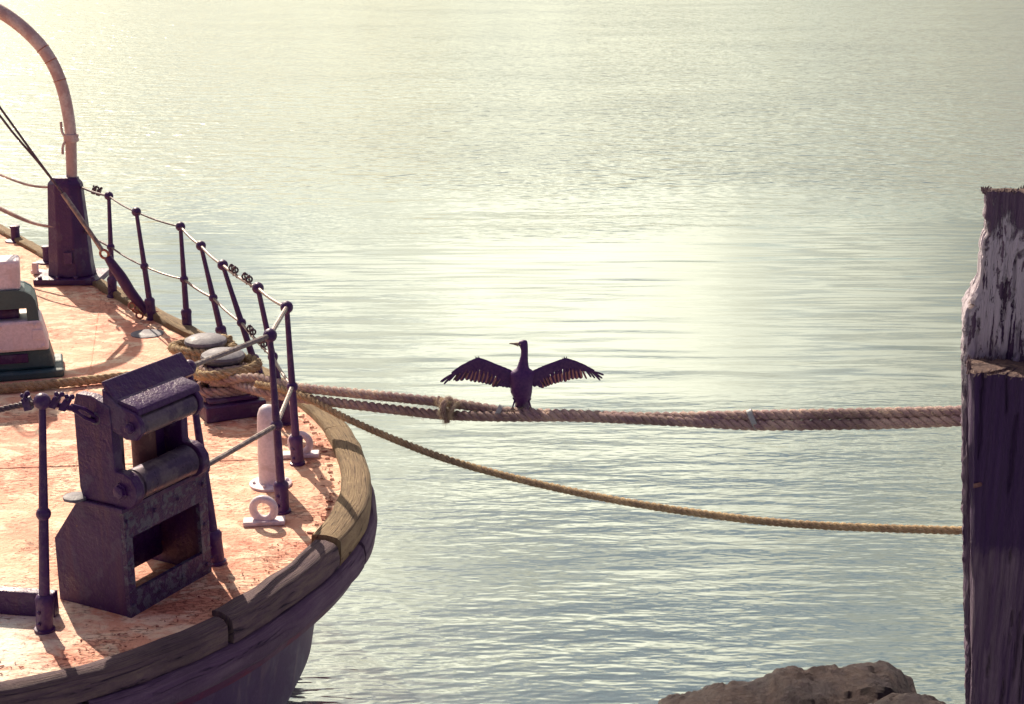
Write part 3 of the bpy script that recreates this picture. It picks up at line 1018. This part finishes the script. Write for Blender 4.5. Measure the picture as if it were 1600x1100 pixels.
# ------------------------------------------------------------------ ropes
def turns(kind, n_turns, z0, z1, start, r=0.138, k=18, jit=0.012):
    """rope laid round the bollard posts: 1 or 2 = round one post, 8 = crossing between both, 0 = round the pair"""
    c1, c2 = V((B1.x, B1.y, 0)), V((B2.x, B2.y, 0))
    half = (c2 - c1).length / 2
    out = []
    n = int(n_turns * k)
    for i in range(n + 1):
        a = start + 2 * math.pi * i / k
        if kind == 8:
            x = math.cos(a) * (half + r * 1.02)
            y = math.sin(2 * a) * r * 1.18
            p = c1.lerp(c2, 0.5) + du * x + dn * y
        elif kind == 0:
            c = c1.lerp(c2, 0.5 + 0.5 * max(-1, min(1, math.cos(a) * 1.6)))
            p = c + (du * math.cos(a) + dn * math.sin(a)) * r
        else:
            p = (c1 if kind == 1 else c2) + (du * math.cos(a) + dn * math.sin(a)) * r
        jx, jy, jz = (noise.noise(V((i * 0.37, q_, n_turns * 5 + kind))) for q_ in (0.0, 7.0, 13.0))
        out.append(V((p.x + jx * jit, p.y + jy * jit, z0 + (z1 - z0) * i / n + jz * jit * 1.6)))
    return out


random.seed(11)
RR = 0.029
r1 = [aty(*p) for p in ((392, 590, 8.95), (430, 598, 8.83), (470, 606, 8.7), (560, 615, 8.5), (650, 624, 8.3), (720, 632, 8.18), (800, 644, 8.02), (900, 648, 7.85),
                        (1000, 652, 7.7), (1100, 651, 7.55), (1180, 649, 7.45), (1300, 647, 7.3), (1400, 645, 7.16), (1505, 643, 7.02), (1545, 643, 6.94), (1575, 643, 6.76))]
rope1 = rope('mooring_rope', turns(1, 2.3, D + 0.280, D + 0.215, 2.2, 0.140) + r1, RR, M['hawser'], fibres=5000, fmat=M['fibre'])
tag(rope1, 'upper of the two thick mooring ropes, wound on the bollards and carrying the bird', 'rope', 'thick mooring ropes')
r2 = [aty(*p) for p in ((385, 606, 8.93), (430, 616, 8.8), (500, 626, 8.62), (600, 638, 8.4), (680, 647, 8.24), (740, 650, 8.1), (820, 651, 7.96), (900, 651, 7.83),
                        (1000, 655, 7.68), (1100, 660, 7.53), (1180, 664, 7.43), (1300, 663, 7.28), (1400, 661, 7.14), (1505, 657, 7.0), (1545, 656, 6.93), (1575, 656, 6.76))]
rope2 = rope('mooring_rope', turns(8, 1.6, D + 0.125, D + 0.175, 2.4, 0.150) + r2, RR, M['hawser'], fibres=3000, fmat=M['fibre'])
tag(rope2, 'lower of the two thick mooring ropes running to the wharf post', 'rope', 'thick mooring ropes')
r3 = [aty(*p) for p in ((400, 600, 8.86), (440, 608, 8.74), (480, 622, 8.62), (540, 653, 8.45), (620, 688, 8.25), (700, 718, 8.07), (800, 746, 7.87), (900, 769, 7.68), (1000, 788, 7.5),
                        (1100, 803, 7.36), (1200, 815, 7.24), (1300, 822, 7.13), (1400, 826, 7.03), (1508, 829, 6.95), (1548, 829, 6.90), (1575, 829, 6.74))]
rope3 = rope('slack_rope', r3, 0.021, M['hemp'], fibres=4500, fmat=M['fibre'], flen=1.2)
tag(rope3, 'thinner slack rope sagging low between the boat and the wharf post', 'rope')
dr = [aty(-90, 618, 9.5)] + [at(x, y, D + 0.035) for x, y in ((0, 607), (70, 601), (140, 594), (210, 586), (262, 580))] + [at(292, 575, D + 0.08)]
rope4 = rope('deck_rope', dr + turns(2, 1.2, D + 0.210, D + 0.265, 3.4, 0.155)[1:] + turns(8, 1.1, D + 0.270, D + 0.310, 0.4, 0.165), 0.031, M['hemp'], fibres=5000, fmat=M['fibre'], lay_len=4.6)
tag(rope4, 'pale rope lying across the deck and looped over the bollards', 'rope')

# whipping, tape and a frayed knot on the thick ropes
def band(px, py, y, R_, wdt, mat, name, parent, tilt=0.0, ez=1.0):
    c = aty(px, py, y)
    ax = V((1, -0.15, tilt)).normalized()
    x = ax.cross(V((0, 0, 1))).normalized()
    zz_ = x.cross(ax)
    rr = []
    for h, g in ((-1, 0.97), (-1, 1.0), (1, 1.0), (1, 0.97)):
        rr.append([c + ax * wdt * h + x * (R_ * g * math.cos(a)) + zz_ * (R_ * ez * g * math.sin(a)) for a in [2 * math.pi * j / 24 for j in range(24)]])
    mb = MB()
    mb.rings(rr)
    return mb.build(name, mat, parent)


band(1177, 656, 7.44, 0.036, 0.013, M['tape'], 'tape_band', rope2, 0.5, 1.65)
band(778, 645, 8.05, 0.036, 0.013, M['tape'], 'tape_band', rope1, -0.45, 1.35)
random.seed(5)
kn = [aty(*p) for p in ((684, 622, 8.2), (690, 634, 8.15), (699, 643, 8.14), (708, 634, 8.14), (703, 624, 8.17), (694, 629, 8.12), (692, 643, 8.12), (697, 655, 8.13), (700, 660, 8.14))]
kr = rope('knot', kn, 0.017, M['hawser'], rope1, fibres=1500, fmat=M['fibre'], flen=2.2)
kn = [aty(*p) for p in ((716, 630, 8.16), (709, 636, 8.12), (703, 648, 8.12), (706, 654, 8.13))]
kr2 = rope('rope_end', kn, 0.013, M['fibre'], rope1, fibres=500, fmat=M['fibre'], flen=2.2)

# ------------------------------------------------------------------ the cormorant
BC = aty(815, 640, 8.0)                 # on top of the rope
bird = thing('cormorant', BC, 'dark cormorant drying spread wings, perched on the thick mooring rope', 'bird')
K_ = 8.42 / F / 5.0                     # metres per unit of the traced outline
KZ = K_ / math.cos(math.radians(18.0))


def bp_(x, y, d=0.0):
    return V((BC.x + (x - 775) * K_, BC.y + d, BC.z + (692 - y) * KZ))


def feather_mat(name, a, b, tr):
    m, t = new_mat(name)
    co = t.node('ShaderNodeTexCoord').outputs['Object']
    n1 = t.noise(co, 60.0, 4.0, 0.6)
    c = t.mix(t.ramp(n1, 0.35, 0.65), a, b)
    bpn = t.node('ShaderNodeBump', {'Strength': 0.4, 'Distance': 0.004, 'Height': n1})
    pr = t.node('ShaderNodeBsdfPrincipled', {'Base Color': c, 'Roughness': 0.55, 'Normal': bpn.outputs[0]})
    if tr:
        tl = t.node('ShaderNodeBsdfTranslucent', {'Color': tuple(min(1, x * 3.3) for x in b) + (1,)})
        mx = t.node('ShaderNodeMixShader', {0: tr, 1: pr.outputs[0], 2: tl.outputs[0]})
        t.node('ShaderNodeOutputMaterial', {'Surface': mx.outputs[0]})
    else:
        t.node('ShaderNodeOutputMaterial', {'Surface': pr.outputs[0]})
    return m


MF_body = feather_mat('body_plumage', (0.052, 0.006, 0.105), (0.085, 0.02, 0.13), 0)
MF_dark = feather_mat('dark_feather', (0.050, 0.007, 0.10), (0.085, 0.025, 0.12), 0)
MF_thin = feather_mat('thin_feather', (0.07, 0.035, 0.07), (0.125, 0.08, 0.085), 0.5)
MF_beak = feather_mat('beak', (0.20, 0.14, 0.12), (0.28, 0.20, 0.15), 0)

# body: one surface from tail to crown; rows are (centre x, y, half width, half depth, depth offset)
rows = [(780, 712, 52, 10, 62), (780, 690, 58, 24, 58), (779, 665, 57, 38, 46), (778, 640, 58, 50, 36), (778, 600, 72, 64, 20), (773, 560, 83, 74, 8), (772, 500, 88, 80, 0),
        (776, 450, 91, 78, -6), (780, 420, 95, 72, -8), (781, 400, 92, 62, -8), (783, 387, 76, 54, -8), (784, 374, 53, 46, -8), (786, 350, 43, 40, -6), (790, 310, 34, 34, -4), (795, 270, 28, 29, -2), (796, 235, 28, 28, 0),
        (793, 212, 31, 29, 0), (786, 192, 37, 30, 0), (784, 175, 36, 28, 0), (787, 163, 27, 22, 0), (790, 156, 12, 11, 0)]
bm_ = MB()
rr = []
for cx, cy, hw, hd, off in rows:
    ring = []
    for j in range(22):
        a = 2 * math.pi * j / 22
        p = bp_(cx + hw * math.cos(a), cy, (off + hd * math.sin(a)) * K_)
        p += V((1, 1, 1)) * 0.0015 * noise.noise(p * 70)
        ring.append(p)
    rr.append(ring)
bm_.rings(rr)
bm_.build('body', MF_body, bird, smooth=70)
bk = MB()
bk.tube([bp_(752, 190), bp_(735, 186), bp_(710, 184), bp_(692, 182), bp_(682, 182), bp_(679, 186)], [18 * K_, 13 * K_, 7.5 * K_, 5.5 * K_, 4.5 * K_, 2 * K_], 10)
bk.build('beak', MF_beak, bird)
ey = MB()
ey.ball(bp_(764, 184, -26 * K_), 5 * K_, 10, 7)
ey.build('eye', MF_beak, bird)


def feather(root, tip, wd, d0, d1, mat, curve=0.0, roll=0.0):
    """one flight feather: a cambered blade with a shaft, from root to a rounded tip (outline units)"""
    r, t_ = V((root[0], root[1], 0)), V((tip[0], tip[1], 0))
    ax = (t_ - r)
    ln_ = ax.length
    ax.normalize()
    nx = V((-ax.y, ax.x, 0))
    prof_ = [(0.0, 0.45), (0.15, 0.75), (0.4, 0.95), (0.7, 1.0), (0.88, 0.92), (0.96, 0.66), (1.0, 0.22)]
    vs, fs = [], []
    for s_, wv in prof_:
        c = r + ax * ln_ * s_ + nx * curve * math.sin(math.pi * s_)
        dd = d0 + (d1 - d0) * s_
        for k, (o_, cz) in enumerate(((-1, 3.0), (-0.3, 0.6), (0.0, -1.2), (0.3, 0.6), (1, 3.0))):
            p = c + nx * wd * wv * o_
            vs.append(bp_(p.x, p.y, (dd + cz + roll * o_ * wd * wv) * K_))
    nb = len(vs)
    vs += [p + V((0, 0.0012, 0)) for p in vs]
    m5 = len(prof_)
    for i in range(m5 - 1):
        for k in range(4):
            a = i * 5 + k
            fs.append((a, a + 1, a + 6, a + 5))
            fs.append((nb + a, nb + a + 5, nb + a + 6, nb + a + 1))
    rim = [i * 5 for i in range(m5)] + [(m5 - 1) * 5 + k for k in range(1, 5)] + [i * 5 + 4 for i in range(m5 - 2, -1, -1)] + [3, 2, 1]
    for i in range(len(rim)):
        a, b = rim[i], rim[(i + 1) % len(rim)]
        fs.append((b, a, a + nb, b + nb))
    mb = MB()
    mb.add(vs, fs)
    return mb


def interp(pts, t):
    s_ = t * (len(pts) - 1)
    i = min(int(s_), len(pts) - 2)
    f = s_ - i
    return tuple(a + (b - a) * f for a, b in zip(pts[i], pts[i + 1]))


random.seed(21)
WINGS = (
    # lead edge from shoulder to tip, lower edge of the coverts, tips of the flight feathers from body outwards
    dict(lead=[(720, 405), (690, 385), (640, 366), (580, 345), (510, 317), (440, 295), (395, 312), (350, 335), (300, 362), (262, 388), (228, 414)],
         low=[(722, 500), (690, 492), (640, 470), (580, 440), (510, 408), (450, 392), (400, 384), (355, 388), (305, 408), (268, 432), (232, 446)],
         tips=[(672, 522), (648, 524), (622, 516), (596, 512), (573, 528), (548, 524), (522, 510), (497, 506), (470, 502), (440, 494), (411, 490), (378, 487), (342, 476), (300, 484), (262, 482),
               (240, 482), (205, 486), (183, 492), (168, 507), (150, 501), (143, 489)]),
    dict(lead=[(835, 408), (870, 386), (915, 368), (960, 350), (1035, 325), (1110, 299), (1160, 312), (1210, 330), (1265, 354), (1310, 379), (1342, 396)],
         low=[(838, 500), (870, 492), (915, 470), (965, 440), (1035, 405), (1100, 385), (1150, 380), (1200, 384), (1250, 396), (1300, 414), (1340, 424)],
         tips=[(888, 512), (908, 508), (928, 522), (946, 531), (968, 528), (990, 515), (1014, 508), (1040, 503), (1062, 498), (1086, 496), (1114, 488), (1142, 480), (1172, 472), (1206, 470), (1240, 472),
               (1282, 466), (1318, 460), (1350, 462), (1388, 478), (1404, 464), (1416, 440)]))
for W in WINGS:
    n = len(W['lead'])
    # the arm of the wing: a thick-edged shell from leading edge to coverts
    rr = []
    dens = 40
    for i in range(dens + 1):
        t_ = i / dens
        a, b = interp(W['lead'], t_), interp(W['low'], t_)
        th = 26 * (1 - t_) ** 0.8 + 5
        dep = 30 * math.sin(t_ * math.pi * 0.5) * 1.4
        ring = []
        for s_, k in ((0.0, 0.0), (0.08, 0.85), (0.3, 1.0), (0.65, 0.6), (1.0, 0.10), (0.65, -0.25), (0.3, -0.55), (0.08, -0.55)):
            jag = 8.0 * noise.noise(V((t_ * 37.0, s_ * 3, 0))) if s_ == 1.0 else 2.5 * noise.noise(V((t_ * 30.0, s_ * 3, 4)))
            ring.append(bp_(a[0] + (b[0] - a[0]) * s_, a[1] + (b[1] - a[1]) * s_ + jag, (dep - k * th * 0.5) * K_))
        rr.append(ring)
    mb = MB()
    mb.rings(rr)
    wing = mb.build('wing', MF_dark, bird, smooth=60)
    nt = len(W['tips'])
    for i, tp in enumerate(W['tips']):
        t_ = i / (nt - 1)
        lo, le = interp(W['low'], min(1, t_ * 1.02)), interp(W['lead'], t_)
        root = (le[0] + (lo[0] - le[0]) * 0.55, le[1] + (lo[1] - le[1]) * 0.55)
        thin = 0.12 < t_ < 0.80
        dep = 30 * math.sin(t_ * math.pi * 0.5) * 1.4
        wd = random.uniform(17.0, 20.0) if t_ < 0.72 else 8.0
        tp = (tp[0] + random.uniform(-3, 3), tp[1] + random.uniform(-7, 5))
        feather(root, tp, wd, dep + 6, dep + 10 + (i % 2) * 4, MF_thin if thin else MF_dark, random.uniform(-2, 2), 0.15).build(
            'flight_feather', MF_thin if thin else MF_dark, wing, smooth=60)
        if thin:
            fo = C.objects[-1]
            fo.data.materials.append(MF_dark)
            for pl in fo.data.polygons:
                xs = [k_ % 35 % 5 for k_ in pl.vertices]
                if (max(xs) <= 2) == (W is WINGS[0]) and random.random() < 0.97:
                    pl.material_index = 1
        # darker shorter feather lying over each root
        if i < nt - 1 and t_ < 0.9:
            lo2 = interp(W['low'], min(1, t_ + 0.02))
            t2 = (lo2[0] + (tp[0] - lo2[0]) * 0.25 + random.uniform(-3, 3), lo2[1] + (tp[1] - lo2[1]) * random.uniform(0.16, 0.40))
            feather((root[0], root[1] - 10), t2, 13.0, dep - 2, dep + 1, MF_dark, 0, 0.1).build('covert_feather', MF_dark, wing, smooth=60)
    # tuft at the wrist
    tuft = MB()
    ix = W['lead'][5]
    for k in range(9):
        p = bp_(ix[0] + random.uniform(-22, 18), ix[1] + random.uniform(2, 10), 30 * K_)
        e = p + V((random.uniform(-14, 14) * K_, 0, random.uniform(12, 20) * K_))
        tuft.tube([p, p.lerp(e, 0.6), e], [2.4 * K_, 1.6 * K_, 0.4 * K_], 5)
    tuft.build('wrist_tuft', MF_dark, wing)
# tail feathers, legs and webbed feet
for k in range(7):
    x0 = 752 + k * 9
    feather((x0 + 2, 625), (742 + k * 13, 716 - abs(k - 3) * 4), 9, 50, 74 + (k % 2) * 3, MF_dark).build('tail_feather', MF_dark, bird, smooth=60)
for sx, hip, foot in ((-1, (722, 610), (705, 668)), (1, (832, 615), (846, 668))):
    lg = MB()
    lg.tube([bp_(hip[0] - sx * -8, hip[1] - 10, 10 * K_), bp_(hip[0], hip[1] + 12, 2 * K_), bp_(foot[0], foot[1], -8 * K_)], [15 * K_, 8 * K_, 6 * K_], 10)
    leg = lg.build('leg', MF_dark, bird)
    ft = MB()
    for dx, dy in ((-24, 36), (-8, 42), (8, 34), (16, 22)):
        ft.tube([bp_(foot[0], foot[1] - 2, -8 * K_), bp_(foot[0] + dx * 0.6, foot[1] + dy * 0.45, -26 * K_), bp_(foot[0] + dx, foot[1] + dy, -24 * K_)], [5.5 * K_, 5 * K_, 2.2 * K_], 7)
    ft.build('foot', MF_beak, leg)

# ------------------------------------------------------------------ wharf posts
def post_material(name, white, z_lo, z_hi):
    m, t = new_mat(name)
    co = t.node('ShaderNodeTexCoord').outputs['Object']
    g = t.noise(t.mapping(co, scale=(42, 42, 1.5)), 1.0, 6.0, 0.68, 0.4)
    b = t.noise(t.mapping(co, scale=(5, 5, 1.8)), 1.6, 8.0, 0.68, 0.4)
    sp_ = t.node('ShaderNodeSeparateXYZ', {0: co})
    z = sp_.outputs[2]
    c = t.mix(t.ramp(g, 0.35, 0.68), (0.072, 0.032, 0.095), (0.17, 0.115, 0.17))
    c = t.mix(t.ramp(g, 0.41, 0.35, 0.0, 0.8), c, (0.024, 0.004, 0.05))
    h = t.math('ADD', g, t.math('MULTIPLY', b, 0.4))
    if white:
        zw = t.math('ADD', z, t.math('MULTIPLY', t.math('SUBTRACT', b, 0.5), 0.9))
        zone = t.math('MULTIPLY', t.ramp(zw, z_lo, z_lo + 0.25), t.ramp(zw, z_hi + 0.03, z_hi - 0.03))
        pm = t.math('ADD', t.math('MULTIPLY', g, 0.75), t.math('MULTIPLY', b, 0.45))
        fk = t.noise(t.mapping(co, scale=(30, 30, 7.0)), 1.0, 5.0, 0.72)
        pk = t.math('MULTIPLY', zone, t.math('MULTIPLY', t.ramp(pm, 0.49, 0.515), t.ramp(fk, 0.405, 0.43)))
        c = t.mix(pk, c, t.mix(g, (0.46, 0.40, 0.48), (0.62, 0.55, 0.62)))
        h = t.math('ADD', h, t.math('MULTIPLY', pk, 0.5))
    else:
        zb = t.math('ADD', z, t.math('MULTIPLY', t.math('SUBTRACT', b, 0.5), 0.3))
        tar = t.ramp(zb, z_lo - 0.02, z_lo + 0.05)
        c = t.mix(t.math('MULTIPLY', tar, 0.85), c, (0.036, 0.006, 0.075))
    nz = t.node('ShaderNodeSeparateXYZ', {0: t.node('ShaderNodeNewGeometry').outputs['Normal']}).outputs[2]
    endg = t.noise(co, 25.0, 6.0, 0.65, 0.8)
    c = t.mix(t.ramp(nz, 0.5, 0.75), c, t.mix(t.ramp(endg, 0.35, 0.65), (0.08, 0.045, 0.05), (0.18, 0.11, 0.09)))
    bp = t.node('ShaderNodeBump', {'Strength': 1.0, 'Distance': 0.035, 'Height': h})
    pr = t.node('ShaderNodeBsdfPrincipled', {'Base Color': c, 'Roughness': 0.8, 'Normal': bp.outputs[0]})
    t.node('ShaderNodeOutputMaterial', {'Surface': pr.outputs[0]})
    return m


def timber(name, corner, wdt, dep, z0, z1, left, mat, seed, rot=0.27, n_lv=90, lean=0.085, top_slope=0.0):
    """squared timber standing at corner (its front left foot); left(z) is how far the left side is eaten in"""
    ux = V((math.cos(rot), -math.sin(rot), 0))
    uy = V((math.sin(rot), math.cos(rot), 0))
    rr = []
    for i in range(n_lv + 1):
        z = z0 + (z1 - z0) * i / n_lv
        l = left(z)
        ring = []
        rnd = 0.015
        per = []
        m_ = 44
        for k in range(m_): per.append((l + rnd + (wdt - l - 2 * rnd) * k / (m_ - 1), 0.0))
        for k in range(m_): per.append((wdt, rnd + (dep - 2 * rnd) * k / (m_ - 1)))
        for k in range(m_): per.append((wdt - rnd - (wdt - l - 2 * rnd) * k / (m_ - 1), dep))
        for k in range(m_): per.append((l, dep - rnd - (dep - 2 * rnd) * k / (m_ - 1)))
        for a, b in per:
            p = V((corner[0] + lean * (corner[2] - z), corner[1], z)) + ux * a + uy * b
            q_ = V((p.x * 9, p.y * 9, p.z * 1.6 + seed))
            g_ = noise.noise(V((p.x * 55, p.y * 55, p.z * 2.2 + seed)))
            d = 0.010 * noise.noise(q_) + 0.006 * noise.noise(q_ * 3.1) + 0.006 * g_ - (0.012 if g_ < -0.42 else 0.0)
            ca, cb = a - (l + wdt) / 2, b - dep / 2
            p += (ux * (1 if ca > 0 else -1) * (abs(ca) > (wdt - l) * 0.47) + uy * (1 if cb > 0 else -1) * (abs(cb) > dep * 0.47)) * d
            if i == n_lv:
                p.z += 0.014 * noise.noise(V((a * 25, b * 25, seed)))
            elif i == n_lv - 1:
                p.z += 0.006 * noise.noise(V((a * 25, b * 25, seed)))
            if top_slope:
                p.z -= top_slope * b * max(0.0, (z - z1 + 0.6) / 0.6)
            ring.append(p)
        rr.append(ring)
    # close the top with a finer, slightly domed, torn end
    top = rr[-1]
    cen = sum(top, V((0, 0, 0))) / len(top)
    for f in (0.8, 0.5, 0.2, 0.04):
        rr.append([cen.lerp(p, f) + V((0, 0, 0.012 * (1 - f) + 0.010 * noise.noise(V((p.x * 30 * f, p.y * 30 * f, seed))))) for p in top])
    mb = MB()
    mb.rings(rr)
    return mb.build(name, mat, smooth=45)


YP = 6.42
tall0 = aty(1505, 700, YP)
ztop = aty(1545, 297, YP).z
steps = [(aty(1505, p, YP).z, d) for p, d in ((1100, 0.01), (720, 0.0), (500, 0.0), (492, 0.008), (478, 0.03), (462, 0.045), (450, 0.062), (440, 0.070), (400, 0.078), (378, 0.082), (366, 0.098), (300, 0.104), (280, 0.104))]


def left_tall(z):
    if z <= steps[0][0]:
        return steps[0][1]
    for (a, d0), (b, d1) in zip(steps, steps[1:]):
        if z <= b:
            return d0 + (d1 - d0) * (z - a) / (b - a) + 0.010 * noise.noise(V((z * 22, 0, 0))) + 0.007 * noise.noise(V((z * 70, 4, 0)))
    return steps[-1][1]


zw_hi, zw_lo = aty(1560, 345, YP).z, aty(1560, 640, YP).z
tall = timber('wharf_post', (tall0.x, YP, tall0.z), 0.46, 0.42, -0.6, ztop, left_tall, post_material('peeling_white_post', True, zw_lo, zw_hi), 1.0, n_lv=230, top_slope=0.15)
tag(tall, 'tall dark wooden wharf post with peeling white paint and a broken corner', 'post')
for k, (px, py, h_) in enumerate(((1532, 462, 0.045), (1528, 470, 0.03), (1536, 452, 0.03))):
    q = MB()
    p = aty(px, py, YP + 0.03)
    q.tube([p, p + V((0.002, 0, h_ * 0.6)), p + V((0.0, 0, h_))], [0.007, 0.004, 0.0008], 5)
    q.build('splinter', M['fender'], tall)
YQ = 6.16
sh0 = aty(1517, 700, YQ)
zs = aty(1540, 582, YQ).z
short = timber('wharf_timber', (sh0.x, YQ, sh0.z), 0.40, 0.225, -0.6, zs, lambda z: 0.004 * noise.noise(V((z * 12, 3, 0))), post_material('tarred_post', False, aty(1560, 862, YQ).z, 0), 7.7, n_lv=120)
tag(short, 'shorter tarred timber bolted in front of the tall white-painted post', 'post')
for px, py in ((1526, 757), (1558, 767), (1585, 772)):
    q = MB()
    p = aty(px, py, YQ - 0.005)
    q.box(p, (0.012, -0.003, 0.004), (0.004, 0.014, 0), (0, 0.002, 0.008))
    q.ball(p + V((0.012, -0.006, 0.004)), 0.011, 7, 5)
    q.build('wood_knot', M['rust_roller'], short, smooth=0)

# torn end grain standing up along the sawn tops
random.seed(31)
for o_, dz in ((tall, 0.0), (short, 0.0)):
    me = o_.data
    zt = max(v.co.z for v in me.vertices)
    n_per = 176
    rim = [v.co.copy() for v in me.vertices[-n_per * 5:-n_per * 4]]
    q = MB()
    for k in range(260):
        j = random.randrange(n_per)
        p = rim[j].lerp(rim[(j + 1) % n_per], random.random()) + V((random.uniform(-0.006, 0.006), random.uniform(-0.004, 0.03), -0.012))
        e = p + V((random.uniform(-0.012, 0.012), random.uniform(-0.014, 0.004), random.uniform(0.010, 0.030)))
        q.tube([p, p.lerp(e, 0.6), e], [0.0032, 0.0022, 0.0006], 4)
    q.build('torn_grain', M['capdark'], o_, smooth=0, kind='stuff')

# ------------------------------------------------------------------ rocks at the foot of the wharf
def rock_material():
    m, t = new_mat('shore_rock')
    co = t.node('ShaderNodeTexCoord').outputs['Object']
    a = t.noise(co, 3.5, 8.0, 0.65, 0.3)
    b = t.noise(co, 22.0, 6.0, 0.78, 0.6)
    c = t.mix(t.ramp(a, 0.4, 0.6), (0.026, 0.014, 0.022), (0.055, 0.030, 0.029))
    c = t.mix(t.ramp(b, 0.45, 0.7, 0.0, 0.75), c, (0.03, 0.014, 0.028))
    h = t.math('ADD', t.math('MULTIPLY', a, 0.8), b)
    bp = t.node('ShaderNodeBump', {'Strength': 1.0, 'Distance': 0.06, 'Height': h})
    pr = t.node('ShaderNodeBsdfPrincipled', {'Base Color': c, 'Roughness': 0.85, 'Normal': bp.outputs[0]})
    t.node('ShaderNodeOutputMaterial', {'Surface': pr.outputs[0]})
    return m


MR = rock_material()


def rock(name, outline, yc, dep, z_bot, seed):
    """outline: crest as (pixel x, pixel y) at distance yc; steep faces, a flattish broken top"""
    pts = spline([aty(x, y, yc) for x, y in outline], 0.012)
    rr = []
    n = 72
    sd = V((seed * 3.7, seed, 0))
    for p in pts:
        ring = []
        for j in range(n):
            a = 2 * math.pi * j / n
            cy, sz = math.cos(a), math.sin(a)
            hgt = p.z - z_bot
            e = (abs(sz) ** 0.32) * (1 if sz > 0 else -1)
            sg = 1 if cy > 0 else -1
            yy_ = p.y - dep * 0.55 + dep * (abs(cy) ** 0.6) * sg
            if sz > 0:
                e -= 0.10 * max(0.0, -cy) + 0.05 * max(0.0, cy)
            z = z_bot + hgt * max(e, -0.3)
            q_ = V((p.x, yy_, z))
            rg = noise.ridged_multi_fractal(q_ * 2.6 + sd, 0.9, 2.1, 6, 0.9, 2.0) * 0.022
            fr_ = noise.fractal(q_ * 14.0 + sd, 0.8, 2.2, 4) * 0.014
            cr = noise.voronoi(q_ * 5.0 + sd)[0]
            ck = -0.014 * max(0.0, 1.0 - (cr[1] - cr[0]) * 6.0)
            nn = rg - 0.030 + fr_ + ck + 0.06 * noise.voronoi(q_ * 2.3 + sd)[0][0]
            ring.append(q_ + V((0.2 * nn, 0.9 * nn * sg * abs(cy), nn if sz > 0 else 0)))
        rr.append(ring)
    mb = MB()
    mb.rings(rr)
    return mb.build(name, MR, smooth=28)


ra = rock('shore_rock', [(1022, 1150), (1032, 1096), (1040, 1088), (1080, 1078), (1120, 1068), (1180, 1070), (1215, 1052), (1260, 1046), (1310, 1036), (1350, 1034), (1385, 1040), (1410, 1058), (1421, 1068), (1424, 1150)], 7.7, 0.34, -0.3, 1.0)
tag(ra, 'long flat-topped brown rock at the water by the wharf post', 'rock')
rb = rock('shore_rock', [(1330, 1160), (1345, 1098), (1375, 1088), (1410, 1076), (1445, 1080), (1470, 1092), (1500, 1120), (1512, 1170)], 7.1, 0.3, -0.3, 5.0)
tag(rb, 'smaller brown rock in front of the long flat one, nearest the wharf post', 'rock')
rd = rock('shore_rock', [(1230, 1170), (1260, 1112), (1320, 1101), (1370, 1110), (1400, 1170)], 6.9, 0.25, -0.3, 9.0)
tag(rd, 'low dark rock at the very bottom edge, half out of the picture', 'rock')
